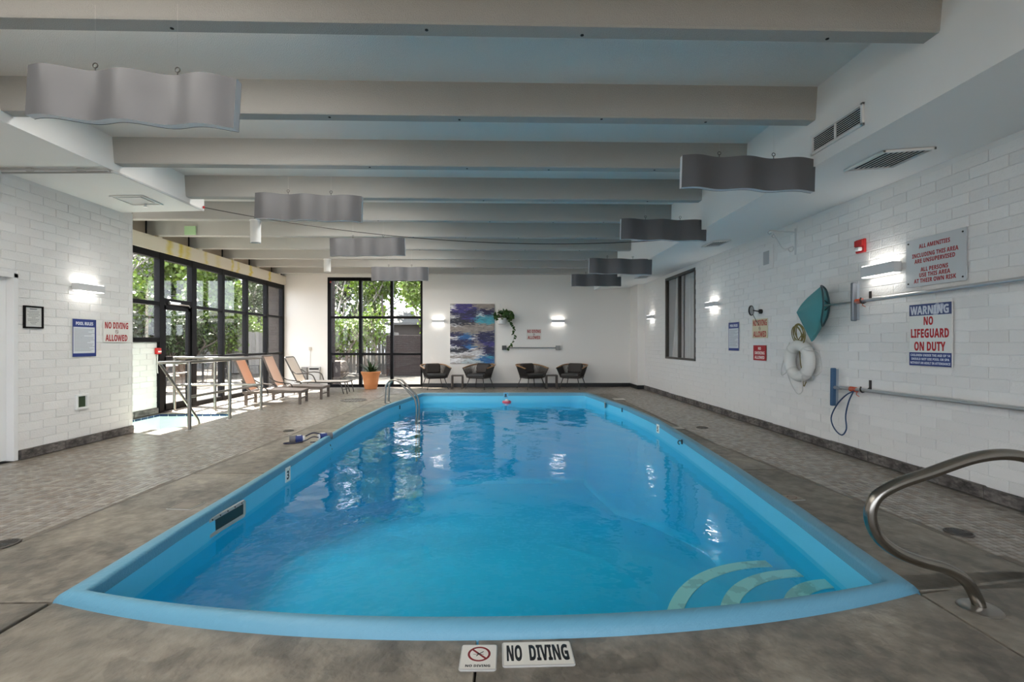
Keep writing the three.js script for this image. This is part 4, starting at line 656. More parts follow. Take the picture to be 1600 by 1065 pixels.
/* ------------------------------------------------ steel rails */
function flange(parent, x, z, y = 0, r = .055) { mesh('flange', [at(new THREE.LatheGeometry([[0, .016], [r * .55, .016], [r * .9, .010], [r, .002], [r, 0], [0, 0]].map(p => new THREE.Vector2(...p)), 24), x, y, z)], M.rail, parent); }
{
  const o = thing('guard_rail', 'stainless steel guard rail with two rails standing round the spa', 'railing'), T = 1.012, Mi = .497, r = .024;
  const P = [[-4.60, -7.12], [-4.585, -8.14], [-4.58, -9.18], [-5.45, -9.18], [-6.2, -9.16]];
  for (const [x, z] of P) { mesh('post', bar(V(x, 0, z), V(x, T, z), .026, .026, 16), M.rail, o); flange(o, x, z); }
  mesh('top_rail', capped([V(-5.08, 1.0, -7.18), V(-4.62, T, -7.10), V(-4.585, T, -8.14), V(-4.58, T, -9.18), V(-5.45, T, -9.18), V(-6.2, T, -9.16)], r, .07, 110, 12), M.rail, o);
  mesh('middle_rail', [bar(V(-4.60, Mi, -7.12), V(-4.585, Mi, -8.14), .02, .02, 12), bar(V(-4.585, Mi, -8.14), V(-4.58, Mi, -9.18), .02, .02, 12), bar(V(-4.58, Mi, -9.18), V(-6.2, Mi, -9.16), .02, .02, 12)], M.rail, o);
  mesh('grab_rail', capped([V(-5.08, 1.0, -7.18), V(-4.84, .05, -7.72), V(-4.86, -.3, -7.74)], .021, .05, 30, 12), M.rail, o);
  const l = thing('pool_ladder', 'stainless steel pool ladder with two arched tubes at far left pool edge', 'ladder', [-2.41, 0, -10.24]);
  for (const [k, s] of [[0, .16], [1, -.16]]) {
    mesh('side_rail', capped([V(-.03, 0, s), V(-.02, .40, s), V(.10, .515, s), V(.24, .50, s), V(.60, .12, s), V(.63, -.05, s), V(.63, -1.2, s)], .021, [.1, .09, .08, .07, .06], 70, 12), M.rail, l);
    flange(l, -.03, s);
  }
  for (const y of [-.4, -.7, -1.0]) mesh('tread', rb(.08, .025, .32, .006, .63, y, 0), M.rail, l);
  const h = thing('hand_rail', 'large curved stainless steel handrail at the near right pool corner', 'handrail', [2.345, 0, -2.26]);
  const pts = [[0, 0], [-.015, .045], [-.07, .135], [-.165, .195], [-.30, .235], [-.43, .29], [-.515, .365], [-.548, .462], [-.52, .545], [-.43, .603], [-.25, .665], [-.02, .738], [.14, .752], [.27, .725], [.42, .64], [.56, .53], [.62, .42], [.64, .2], [.64, 0]].map(([x, y]) => V(x, y, 0));
  mesh('tube', new THREE.TubeGeometry(new THREE.CatmullRomCurve3(pts, false, 'centripetal'), 140, .0275, 20), M.steel, h);
  flange(h, 0, 0, 0, .088); flange(h, .64, 0, 0, .088);
}
/* ------------------------------------------------ lounge chairs by the far wall */
{
  const wood = std([.34, .19, .085], .45), cord = std([.02, .016, .013], .75), cush = std([.032, .024, .019], .6, { bumpMap: every(NOISE_FINE, .2), bumpScale: .002 }), seatM = std([.028, .027, .026], .45, { bumpMap: every(NOISE_FINE, .2), bumpScale: .002 });
  const proto = thing('barrel_chair', 'chair', 'armchair', [0, 0, 0], 0, 'wood and cord armchairs along the far wall');
  // u from left front (-1) round the back (0) to right front (1)
  const U = (u, w, d, y) => { const a = u * 1.0; const k = Math.min(1, Math.abs(u) * 1.9); const x = Math.sign(u) * w * Math.pow(Math.sin(Math.min(1, Math.abs(u) / .55) * Math.PI / 2), .8); const z = -d + Math.max(0, Math.abs(u) - .3) / .7 * 2 * d; return V(x, y, z); };
  const top = u => { const p = U(u, .375, .30, .685 - .10 * Math.pow(Math.abs(u), 1.6)); p.z -= .06 * (1 - Math.abs(u)); return p; };
  const low = u => U(u, .275, .255, .335);
  const rail = (f, r, flat) => { const P = []; for (let i = 0; i <= 36; i++) P.push(f(-1 + 2 * i / 36)); return new THREE.TubeGeometry(new THREE.CatmullRomCurve3(P, false, 'centripetal'), 90, r, 8); };
  const armGeo = rail(top, .019); 
  mesh('arm_rail', armGeo, wood, proto); mesh('seat_rim', [rail(low, .016), bar(low(-1), low(1), .016)], M.darksteel, proto);
  const cords = []; for (let i = 0; i <= 62; i++) { const u = -.97 + 1.94 * i / 62; cords.push(bar(low(u), top(u), .0065, .0065, 5)); } const cm = mesh('cord_weave', cords, cord, proto); cm.userData.kind = 'stuff';
  mesh('arm_post', bar(low(-1), top(-1), .012, .012, 8), M.darksteel, proto); mesh('arm_post', bar(low(1), top(1), .012, .012, 8), M.darksteel, proto);
  const pillow = (w, h, d) => { const g = new RoundedBoxGeometry(w, h, d, 4, Math.min(h, d) * .48), p = g.attributes.position; for (let i = 0; i < p.count; i++) { const x = p.getX(i) / w * 2, z = p.getZ(i) / d * 2; p.setY(i, p.getY(i) + .018 * Math.cos(x * 1.5) * Math.cos(z * 1.5)); } g.computeVertexNormals(); return g; };
  mesh('seat_cushion', at(pillow(.54, .10, .52), 0, .385, .02), seatM, proto);
  const bc = pillow(.44, .12, .30); bc.rotateX(R90 - .22); bc.translate(0, .56, -.22); mesh('back_cushion', bc, cush, proto);
  mesh('underframe', [rb(.5, .03, .46, .008, 0, .315, 0)], M.darksteel, proto);
  for (const [x, z] of [[-1, 1], [1, 1], [-1, -1], [1, -1]]) mesh('leg', bar(V(x * .21, .325, z * .2), V(x * .30, 0, z * .29), .013, .010, 10), M.darksteel, proto);
  proto.position.set(-1.84, 0, -13.36); proto.rotation.y = .42; proto.userData.label = 'sunlit armchair with dark cushions beside the far window, leftmost of four';
  copy(proto, 'dark wood-armed armchair under the abstract painting, second from left', [-.58, 0, -13.36], -.46);
  copy(proto, 'dark wood-armed armchair below the wall bar, third from left', [.87, 0, -13.36], .50);
  copy(proto, 'dark wood-armed armchair at right end of the far row', [2.05, 0, -13.36], -.50);
  const tm = std([.075, .060, .050], .5);
  const t = thing('side_table', 'low square brown side table between the two left armchairs', 'side table', [-1.215, 0, -13.42], 0, 'low side tables between armchairs'), w = .33, H = .385;
  mesh('tabletop', rb(w, .03, w, .004, 0, H - .015, 0), tm, t); for (const [x, z] of [[-1, 1], [1, 1], [-1, -1], [1, -1]]) mesh('leg', rb(.035, H - .03, .035, .003, x * (w / 2 - .02), (H - .03) / 2, z * (w / 2 - .02)), tm, t);
  copy(t, 'low square dark side table between the two right armchairs', [1.45, 0, -13.42], 0);
}
/* ------------------------------------------------ sun loungers */
{
  const frame = std([.105, .085, .072], .5), mk = (slingC, bedC, label, pos, turn) => {
    const o = thing('sun_lounger', label, 'sun lounger', pos, turn), W = .56, Lb = 1.15, yb = .285;      // +x towards the feet
    for (const s of [-1, 1]) mesh('side_rail', rb(Lb, .05, .035, .006, .0, yb - .02, s * W / 2), frame, o);
    mesh('foot_rail', rb(.035, .05, W, .006, Lb / 2 - .015, yb - .02, 0), frame, o);
    for (const [x, s] of [[Lb / 2 - .04, 1], [Lb / 2 - .04, -1], [-Lb / 2 + .06, 1], [-Lb / 2 + .06, -1]]) mesh('leg', rb(.055, yb - .03, .04, .005, x, (yb - .03) / 2, s * (W / 2 - .005)), frame, o);
    for (const x of [Lb / 2 - .04, -Lb / 2 + .06]) mesh('stretcher', rb(.025, .025, W - .04, .004, x, .12, 0), frame, o);
    const sag = new THREE.BoxGeometry(Lb - .04, .012, W - .03, 24, 1, 8), p = sag.attributes.position; for (let i = 0; i < p.count; i++) p.setY(i, p.getY(i) + .012 * Math.cos(p.getX(i) * 5.5) - .02 * (1 - Math.pow(p.getZ(i) / W * 2, 2))); sag.computeVertexNormals();
    mesh('bed_sling', at(sag, 0, yb + .015, 0), std(bedC, .75), o);
    const b = new THREE.Group(); b.name = 'backrest'; b.position.set(-Lb / 2 + .10, yb + .02, 0); b.rotation.z = -1.18; o.add(b);     // lies along -x, raised
    const BLn = .76; const bs = new THREE.BoxGeometry(BLn, .010, W - .06, 12, 1, 8), q = bs.attributes.position; for (let i = 0; i < q.count; i++) q.setY(i, q.getY(i) - .018 * (1 - Math.pow(q.getZ(i) / W * 2, 2))); bs.computeVertexNormals();
    mesh('back_sling', at(bs, -BLn / 2, .01, 0), phy(slingC, .8, { transmission: .4, thickness: 0 }), b);
    mesh('back_frame', [rb(BLn, .035, .03, .006, -BLn / 2, 0, W / 2 - .015), rb(BLn, .035, .03, .006, -BLn / 2, 0, -W / 2 + .015), rb(.03, .035, W, .006, -BLn + .015, 0, 0)], frame, b);
    for (const s of [-1, 1]) { mesh('arm_rest', smooth([V(-.60, .60, s * (W / 2 + .03)), V(-.45, .50, s * (W / 2 + .035)), V(-.25, .46, s * (W / 2 + .035)), V(-.12, .43, s * (W / 2 + .03)), V(-.08, yb, s * (W / 2 + .015))].map(v => { v.y -= .08; return v; }), .013, 30, 8), M.darksteel, o); mesh('back_strut', bar(V(-.60, .50, s * (W / 2 - .04)), V(-.42, yb - .02, s * (W / 2 - .04)), .010, .010, 8), M.darksteel, o); }
    return o;
  };
  const g = 'sun loungers by the glazed wall';
  mk([.66, .37, .22], [.34, .29, .26], 'sun lounger with a raised orange tan sling, nearest the guard rail', [-4.79, 0, -10.27], .15).userData.group = g;
  mk([.64, .46, .35], [.28, .24, .215], 'sun lounger with a raised brown sling, middle of the three', [-4.66, 0, -11.20], .07).userData.group = g;
  // third lounger: round tube frame, pale sling, curved feet
  const o = thing('sun_lounger', 'beige sling lounger on a dark round tube frame, farthest of three', 'sun lounger', [-4.58, 0, -12.35], .02, g), W = .56, tube = std([.07, .065, .06], .45, { metalness: .4 }), sl = phy([.68, .60, .51], .8, { transmission: .3, thickness: 0 });
  mesh('bed_frame', [capped([V(-.6, .30, -W / 2), V(.2, .29, -W / 2), V(.68, .305, -W / 2), V(.68, .305, W / 2), V(.2, .29, W / 2), V(-.6, .30, W / 2)], .016, .06, 60, 10)], tube, o);
  const bed = new THREE.BoxGeometry(1.24, .010, W - .03, 20, 1, 6), p = bed.attributes.position; for (let i = 0; i < p.count; i++) p.setY(i, p.getY(i) - .018 * (1 - Math.pow(p.getZ(i) / W * 2, 2))); bed.computeVertexNormals(); mesh('bed_sling', at(bed, .04, .312, 0), sl, o);
  mesh('back_frame', capped([V(-.55, .31, -W / 2), V(-.86, .93, -W / 2), V(-.86, .93, W / 2), V(-.55, .31, W / 2)], .016, .07, 50, 10), tube, o);
  const bk = new THREE.BoxGeometry(.68, .010, W - .03, 12, 1, 6); bk.rotateZ(-1.107); bk.translate(-.705, .62, 0); mesh('back_sling', bk, sl, o);
  for (const s of [-1, 1]) { mesh('leg', capped([V(.40, .29, s * W / 2), V(.52, .30, s * (W / 2 - .02)), V(.60, .01, s * (W / 2 - .02))], .013, .06, 20, 8), tube, o); mesh('leg', capped([V(.64, .29, s * W / 2), V(.70, .01, s * (W / 2))], .013, .02, 10, 8), tube, o); mesh('leg', bar(V(-.45, .30, s * W / 2), V(-.62, .01, s * W / 2), .013, .013, 8), tube, o); mesh('arm_rest', smooth([V(-.68, .60, s * (W / 2 + .02)), V(-.55, .52, s * (W / 2 + .04)), V(-.32, .52, s * (W / 2 + .04)), V(-.16, .48, s * (W / 2 + .03)), V(-.08, .31, s * W / 2)], .014, 30, 8), tube, o); }
  mesh('stretcher', [bar(V(.58, .10, -W / 2), V(.58, .10, W / 2), .010, .010, 8), bar(V(-.58, .10, -W / 2), V(-.58, .10, W / 2), .010, .010, 8)], tube, o);
}
/* ------------------------------------------------ potted plant by the far window */
{
  const o = thing('potted_plant', 'large orange terracotta pot with dark spiky leaves before the far window', 'potted plant', [-3.645, 0, -13.42]);
  const terra = std([.62, .24, .085], .65, { bumpMap: every(NOISE_FINE, .4), bumpScale: .003 });
  mesh('pot', new THREE.LatheGeometry([[0, 0], [.165, 0], [.172, .012], [.19, .12], [.198, .125], [.198, .135], [.193, .14], [.215, .30], [.222, .34], [.268, .46], [.272, .485], [.262, .492], [.248, .48], [.21, .40], [0, .40]].map(p => new THREE.Vector2(...p)), 44), terra, o);
  mesh('soil', at(new THREE.CircleGeometry(.21, 24), 0, .415, 0, 0, -R90), std([.03, .022, .015], .9), o);
  const blade = (len, w, curl) => { const N = 8, pos = [], ix = []; for (let i = 0; i <= N; i++) { const t = i / N, ww = w * Math.sin(Math.PI * Math.pow(t * .93 + .07, .8)) , a = t * curl; const y = len * (t - .25 * curl * t * t), z = len * .55 * curl * t * t; pos.push(-ww, y, z + .3 * ww, 0, y, z, ww, y, z + .3 * ww); } for (let i = 0; i < N; i++) for (const k of [0, 1]) { const a = 3 * i + k; ix.push(a, a + 1, a + 3, a + 1, a + 4, a + 3); } const g = new THREE.BufferGeometry(); g.setAttribute('position', new THREE.Float32BufferAttribute(pos, 3)); g.setIndex(ix); g.computeVertexNormals(); return g; };
  const lm = [std([.025, .055, .02], .45, { side: THREE.DoubleSide }), std([.04, .085, .025], .45, { side: THREE.DoubleSide }), std([.09, .16, .035], .45, { side: THREE.DoubleSide })];
  for (let i = 0; i < 52; i++) { const low = i < 24, len = low ? rr(.28, .36) : rr(.32, .55), g = blade(len, low ? .045 : rr(.026, .04), rr(.3, .9)); g.rotateX(low ? rr(.7, 1.2) : rr(.05, .75)); const m = shared('leaf', g, lm[low ? 1 + (i % 2) : i % 2], o); m.position.set(0, .40, 0); m.rotation.y = i * 2.4 + rr(-.3, .3); }
}
/* ------------------------------------------------ deck plaques, drains, float, dumbbell */
{
  const plaque = (name, label, x, z, ry, w, d, W, draw) => { const o = thing(name, label, 'deck tile', [x, 0, z], ry); const s = new THREE.Shape(); const r = .012; s.moveTo(-w / 2 + r, -d / 2); s.lineTo(w / 2 - r, -d / 2); s.quadraticCurveTo(w / 2, -d / 2, w / 2, -d / 2 + r); s.lineTo(w / 2, d / 2 - r); s.quadraticCurveTo(w / 2, d / 2, w / 2 - r, d / 2); s.lineTo(-w / 2 + r, d / 2); s.quadraticCurveTo(-w / 2, d / 2, -w / 2, d / 2 - r); s.lineTo(-w / 2, -d / 2 + r); s.quadraticCurveTo(-w / 2, -d / 2, -w / 2 + r, -d / 2); const g = new THREE.ExtrudeGeometry(s, { depth: .004, bevelEnabled: true, bevelSize: .002, bevelThickness: .002, bevelSegments: 1 }); g.rotateX(-R90); mesh('tile', at(g, 0, .0, 0), std([.42, .41, .385], .5), o); mesh('print', at(new THREE.PlaneGeometry(w * .97, d * .95), 0, .0068, 0, 0, -R90), std('#ffffff', .5, { map: paint(W, Math.round(W * d / w), draw) }), o); return o; };
  plaque('deck_tile', 'square white deck tile with red barred diver symbol', -.09, -1.955, -.02, .147, .155, 512, (x, W, H) => { x.fillStyle = '#cfcbc2'; x.fillRect(0, 0, W, H); barred(x, W * .51, H * .39, W * .30, '#7c1f22'); swimmer(x, W * .5, H * .39, W * .27); x.fillStyle = '#17171a'; fitText(x, 'NO DIVING', W * .5, H * .88, W * .72, H * .13, 'bold', 'sans-serif'); });
  plaque('deck_tile', 'wide white deck tile reading no diving in black letters', .155, -1.972, .012, .292, .15, 1024, (x, W, H) => { x.fillStyle = '#d2cec4'; x.fillRect(0, 0, W, H); x.fillStyle = '#131316'; fitText(x, 'NO', W * .155, H * .49, W * .24, H * .92); fitText(x, 'DIVING', W * .665, H * .49, W * .60, H * .92); x.fillStyle = 'rgba(206,200,188,.55)'; for (let i = 0; i < 60; i++) x.fillRect(rnd() * W, rnd() * H, 3 + rnd() * 14, 2 + rnd() * 4); });
  const worn = (x, W, H) => { x.fillStyle = '#94897a'; x.fillRect(0, 0, W, H); barred(x, W * .5, H * .45, W * .26, '#6b3a34'); x.fillStyle = '#3a3632'; fitText(x, 'NO DIVING', W * .5, H * .86, W * .7, H * .13); };
  plaque('deck_tile', 'worn tan deck tile on the right edge of the pool', 2.44, -3.9, .12, .14, .13, 256, worn);
  plaque('deck_tile', 'square concrete patch with dark outline in the left deck near skimmer', -2.50, -3.83, -.1, .2, .17, 256, (x, W, H) => { x.fillStyle = '#857b6e'; x.fillRect(0, 0, W, H); x.strokeStyle = '#4a423a'; x.lineWidth = 14; x.strokeRect(8, 8, W - 16, H - 16); x.lineWidth = 5; x.strokeRect(46, 46, W - 92, H - 92); });
  plaque('deck_tile', 'pale flat deck tile at far right beyond the pool corner', 2.72, -10.8, 0, .26, .26, 128, (x, W, H) => { x.fillStyle = '#d6d2ca'; x.fillRect(0, 0, W, H); });
  plaque('deck_tile', 'pale flat deck tile beside the right pool kink', 2.70, -7.15, .1, .15, .15, 128, (x, W, H) => { x.fillStyle = '#b3ada2'; x.fillRect(0, 0, W, H); });
  const drain = (label, x, z, r, tone = .14) => { const o = thing('floor_drain', label, 'drain', [x, 0, z]); mesh('rim', at(new THREE.TorusGeometry(r, .008, 6, 28), 0, .002, 0, 0, R90), std([.10, .09, .08], .5, { metalness: .6 }), o); mesh('well', at(cyl(r, r, .004, 28), 0, -.001, 0), tone > .2 ? M.curb : M.dark, o); const b = []; for (let i = -4; i <= 4; i++) { const k = Math.sqrt(Math.max(0, r * r - (i * r / 4.6) ** 2)); b.push(rb(.006, .005, 2 * k, .001, i * r / 4.6, .003, 0)); } b.push(rb(2 * r, .005, .006, .001, 0, .003, 0)); mesh('grate', b, std([tone, tone * .95, tone * .88], .5, { metalness: tone > .2 ? 0 : .6 }), o); };
  drain('round dark floor drain in the near left mosaic', -3.20, -3.13, .075); drain('round floor drain in the near right mosaic', 3.13, -3.16, .075); drain('round floor drain in the right mosaic beside the pool kink', 3.08, -7.16, .08); drain('small dark floor drain left of the foam weight', -3.12, -7.05, .07);
  drain('wide round drain cover on the deck left of the ladder', -3.30, -10.75, .28, .34);
  const f = thing('pool_float', 'small red and white float in the water at far pool wall', 'float', [.155, WATER, -11.63]); mesh('ring', at(new THREE.TorusGeometry(.085, .028, 10, 28), 0, .01, 0, 0, R90), std([.62, .10, .15], .4), f); mesh('cap', at(new THREE.SphereGeometry(.055, 18, 10), 0, .025, 0), std([.75, .72, .72], .4), f);
  const d = thing('foam_weights', 'pair of blue and grey foam hand weights on the left deck', 'hand weight', [-2.56, 0, -6.28], .18); const gr = std([.13, .125, .13], .7), bl = std([.012, .03, .16], .6), wh = std([.6, .62, .66], .6);
  const weight = (cx, cz, ry, s) => { const mk = (g) => { g.rotateY(ry); g.translate(cx, .048 * s, cz); return g; }; const c = (r, h, x) => { const q = cyl(r, r, h, 24); q.rotateZ(R90); q.translate(x, 0, 0); return mk(q); }; mesh('foam_end', c(.048 * s, .07, -.10), gr, d); mesh('foam_body', c(.05 * s, .085, -.02), bl, d); mesh('sleeve', [c(.040 * s, .02, .035), mk(at(rb(.05, .004, .05, .002), -.02, .05 * s, 0))], wh, d); };
  weight(-.05, .03, .25, .95); weight(.19, -.06, -2.7, .95);
  mesh('strap', [smooth([V(-.17, .012, .06), V(-.24, .01, .10), V(-.20, .008, .13), V(-.08, .01, .10), V(.02, .03, .06), V(.10, .06, .0), V(.2, .03, -.02), V(.26, .012, .02), V(.16, .01, .09), V(.08, .01, .10)], .007, 60, 6), smooth([V(.0, .07, -.02), V(.08, .10, -.06), V(.16, .085, -.08)], .010, 20, 6)], std([.02, .022, .05], .6), d);
  const cl = thing('rope_clip', 'dark clip and cord hanging over the left inner pool wall', 'clip', [-2.312, -.06, -6.42]); mesh('clip', [smooth([V(.01, .02, .04), V(.03, -.01, .02), V(.02, -.05, -.02), V(.03, -.085, -.05)], .010, 20, 6), rb(.02, .03, .04, .006, .02, .0, .03)], M.darksteel, cl); mesh('cord', [bar(V(.005, .09, .10), V(.01, -.10, .10), .004, .004, 6), bar(V(.02, -.04, -.01), V(.012, -.13, .04), .004, .004, 6)], std([.02, .04, .10], .6), cl);
}

/* ------------------------------------------------ outdoors */
{
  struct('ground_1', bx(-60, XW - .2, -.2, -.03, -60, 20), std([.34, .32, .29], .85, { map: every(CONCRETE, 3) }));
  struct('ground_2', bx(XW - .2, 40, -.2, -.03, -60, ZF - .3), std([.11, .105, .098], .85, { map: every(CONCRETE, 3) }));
  struct('ground_3', bx(-20, 20, -.2, -.03, ZB + .25, 40), std([.34, .32, .29], .85, { map: every(CONCRETE, 3) }));  // out of view, bounces daylight in through the added rear glazing
  // brick: the wing of wall in the corner, the pier at the far window, a garden wall
  const bm = [[.017, .009, .008], [.021, .011, .0095], [.015, .0085, .0075], [.019, .012, .010]].map(c => std(c, .85, { bumpMap: every(NOISE_FINE, .25), bumpScale: .004 })), mo = std([.025, .022, .02], .9);
  const bgeo = at(frustum(.232, .068, .02, .004), 0, 0, 0);
  const bricks = (name, label, x0, x1, y1, z, ry, thick, most = 300) => {      // face towards local +z
    const o = thing(name, label, 'brick wall', [x0, 0, z], ry), w = x1 - x0; mesh('core', bx(0, w, -.03, y1, -thick, 0), mo, o); const rest = [[], [], [], []]; let n = 0;
    for (let r = 0; r * .08 < y1; r++) for (let k = -1; k * .245 < w; k++) { let a = k * .245 + (r % 2) * .1225, b = a + .245; a = Math.max(a, 0); b = Math.min(b, w); if (b - a < .06) continue; const g = b - a > .24 ? bgeo : frustum(b - a - .013, .068, .02, .004); const i = Math.floor(rnd() * 4), pz = rr(-.003, .003); if (n++ < most) { const m = shared('brick', g, bm[i], o); m.position.set((a + b) / 2, r * .08 + .04, -.012 + pz); } else { const c = g.clone(); c.translate((a + b) / 2, r * .08 + .04, -.012 + pz); rest[i].push(c); } }
    rest.forEach((l, i) => { if (l.length) { const m = mesh('brick_courses', l, bm[i], o); m.userData.kind = 'stuff'; } });
    return o;
  };
  bricks('brick_wall', 'dark brown brick wall outside the end of the glazed side', XW - .50, XW - .02, 3.4, ZF + .08, 0, .3, 300);
  const pier = bricks('brick_wall', 'narrow dark red brick pier outside left of the far window', 0, .42, 3.4, 0, 0, .3, 300); pier.position.set(-5.06, 0, ZF - .3); pier.rotation.y = R90;
  mesh('pier_ledge', bx(.0, .62, 0, .72, -.0, .10), bm[0], pier);
  bricks('brick_wall', 'dark red garden brick wall seen through right panes of far window', -4.55, 2.5, 1.55, -19.0, 0, .25, 300);
  // weathered board fence behind it
  const fe = thing('board_fence', 'weathered grey board fence behind the shrubs beyond the far window', 'fence', [-11.5, 0, -20.2]); const fm = [[.17, .163, .155], [.13, .125, .12], [.20, .19, .18]].map(c => std(c, .9));
  mesh('fence_rail', [bx(0, 7.2, .3, .39, -.06, -.02), bx(0, 7.2, 1.4, 1.49, -.06, -.02)], fm[1], fe);
  for (let i = 0; i < 48; i++) { const m = shared('board', rb(.138, 1.75 + .0, .022, .003), fm[Math.floor(rnd() * 3)], fe); m.position.set(.07 + i * .15, .87 + rr(-.03, .03), rr(-.006, .006)); m.rotation.z = rr(-.015, .015); }
  const rbBoard = rb(.188, 2.1, .025, .003);
  // boulder
  const bo = thing('boulder', 'rough grey brown boulder on the ground outside the far window', 'boulder', [-6.05, .30, -17.2]); const ig = new THREE.IcosahedronGeometry(.5, 5), ip = ig.attributes.position; for (let i = 0; i < ip.count; i++) { const v = V(ip.getX(i), ip.getY(i), ip.getZ(i)), k = 1 + .8 * (fbm(v.x * .4 + .5, v.y * .4 + v.z * .3 + .5, 6, 4, 5) - .5) + .12 * Math.sin(v.x * 9 + v.z * 7); ip.setXYZ(i, v.x * 1.25 * k, v.y * .75 * k, v.z * k); } ig.computeVertexNormals(); mesh('rock', ig, std([.09, .073, .06], .95, { bumpMap: every(NOISE_MID, .5), bumpScale: .02 }), bo);

  // trees and shrubs
  const leafGeo = (() => { const p = [0, 0, 0, .42, .35, .10, 0, .5, -.04, -.42, .35, .10, .28, .75, .02, 0, 1, -.14, -.28, .75, .02], ix = [0, 1, 2, 0, 2, 3, 2, 1, 4, 2, 4, 5, 2, 5, 6, 2, 6, 3]; const g = new THREE.BufferGeometry(); g.setAttribute('position', new THREE.Float32BufferAttribute(p, 3)); g.setIndex(ix); g.computeVertexNormals(); return g; })();
  const leafMat = { bright: phy([.115, .19, .012], .55, { transmission: .35, thickness: 0, side: THREE.DoubleSide }), mid: phy([.042, .075, .013], .55, { transmission: .35, thickness: 0, side: THREE.DoubleSide }), dark: phy([.02, .036, .010], .55, { transmission: .25, thickness: 0, side: THREE.DoubleSide }), grey: phy([.062, .068, .05], .7, { transmission: .2, thickness: 0, side: THREE.DoubleSide }) };
  const bark = std([.15, .125, .105], .95, { bumpMap: every(NOISE_MID, .3), bumpScale: .02 }), paleBark = std([.30, .28, .26], .95, { bumpMap: every(NOISE_MID, .3), bumpScale: .02 });
  function tree(label, x, z, o = {}) {
    const { h = 5, spread = 1.6, trunk = .07, leaves = 2500, size = .13, mat = 'bright', stems = 1, clear = .35, b = bark, name = 'tree', droop = 0, fill = .9 } = o;
    const t = thing(name, label, name === 'shrub' ? 'shrub' : 'tree', [x, -.03, z], rr(0, 6)), T = [], B = [], tips = [];
    const grow = (p, dir, len, r, depth, list) => {
      const pts = [p.clone()]; let d = dir.clone(), q = p.clone(); const n = 4; for (let i = 0; i < n; i++) { d.add(V(rr(-.18, .18), rr(-.05, .12) - droop * depth * .1, rr(-.18, .18))).normalize(); q = q.clone().addScaledVector(d, len / n); pts.push(q); if (depth >= 1) tips.push([q.clone(), r]); }
      const tb = new THREE.TubeGeometry(new THREE.CatmullRomCurve3(pts), 6, r, depth ? 4 : 7); const P = tb.attributes.position; const seg = depth ? 5 : 8; for (let i = 0; i < P.count; i++) { const ring = Math.floor(i / seg) / 6, c = new THREE.CatmullRomCurve3(pts).getPointAt(Math.min(1, ring)); const k = 1 - .5 * ring; P.setXYZ(i, c.x + (P.getX(i) - c.x) * k, c.y + (P.getY(i) - c.y) * k, c.z + (P.getZ(i) - c.z) * k); }
      list.push(tb); if (depth < 3) { const kids = depth === 0 ? 6 : 3; for (let k = 0; k < kids; k++) { const f = depth === 0 ? clear + (1 - clear) * (k + .6) / kids : rr(.45, 1); const at0 = new THREE.CatmullRomCurve3(pts).getPointAt(Math.min(.99, f)); const a = k * 2.4 + rr(-.5, .5), tilt = rr(.55, 1.05); const nd = V(Math.cos(a) * tilt, rr(.35, .9), Math.sin(a) * tilt).add(d.clone().multiplyScalar(.4)).normalize(); grow(at0, nd, (depth === 0 ? spread : len * .62) * rr(.75, 1.1), r * .5, depth + 1, B); } }
    };
    for (let s = 0; s < stems; s++) { const a = s / stems * 6.28; grow(V(stems > 1 ? Math.cos(a) * .15 : 0, 0, stems > 1 ? Math.sin(a) * .15 : 0), V(stems > 1 ? Math.cos(a) * .3 : rr(-.08, .08), 1, stems > 1 ? Math.sin(a) * .3 : rr(-.08, .08)).normalize(), h, trunk, 0, T); }
    mesh('trunk', T, b, t); mesh('branches', B, b, t);
    const im = new THREE.InstancedMesh(leafGeo, leafMat[mat], leaves); im.name = 'foliage'; im.userData.kind = 'stuff'; const q = new THREE.Quaternion(), m4 = new THREE.Matrix4(), c = new THREE.Color();
    for (let i = 0; i < leaves; i++) { const [p] = tips[Math.floor(rnd() * tips.length)]; const s = size * rr(.6, 1.2), g = fill * .22; q.setFromEuler(new THREE.Euler(rr(-2.6, .6), rr(0, 6.28), rr(-.8, .8))); m4.compose(V(p.x + (rnd() + rnd() - 1) * g * 2, p.y + (rnd() + rnd() - 1) * g * 2 - droop * .1, p.z + (rnd() + rnd() - 1) * g * 2), q, V(s, s, s)); im.setMatrixAt(i, m4); const k = rr(.65, 1.25); im.setColorAt(i, c.setRGB(k * rr(.9, 1.1), k, k * rr(.8, 1.1))); }
    im.castShadow = im.receiveShadow = true; t.add(im); return t;
  }
  // beyond the glazed side wall
  const back = thing('board_fence', 'tall dark grey board fence along the back of the patio beyond the side panes', 'fence', [-15.6, 0, -9], 0); 
  for (let i = 0; i < 120; i++) { const m = shared('board', rbBoard, fm[Math.floor(rnd() * 3)], back); m.position.set(rr(-.008, .008), 1.02 + rr(-.04, .04), -.2 * i); m.rotation.y = R90; }
  tree('lime green leafy tree outside the second and third side panes', -11.9, -16.2, { h: 3.9, spread: 1.25, leaves: 5200, size: .15, mat: 'bright', clear: .35 });
  tree('lime green leafy tree outside the middle of the glazed side', -11.7, -19.6, { h: 4.3, spread: 1.3, leaves: 5200, size: .16, mat: 'bright', clear: .3 });
  tree('bare grey branching tree outside the small window over the spa', -12.9, -14.6, { h: 4.4, spread: 1.4, leaves: 1500, size: .10, mat: 'grey', stems: 2, b: paleBark, clear: .15 });
  tree('sparse pale tree outside the glazed wall near the brick corner', -12.0, -24.0, { h: 5.2, spread: 1.5, leaves: 3000, size: .14, mat: 'mid', b: paleBark, clear: .2 });
  tree('dense mid green bush low outside the middle side panes', -11.2, -20.6, { name: 'shrub', h: 1.5, spread: .8, leaves: 4200, size: .13, mat: 'bright', stems: 5, clear: .1 });
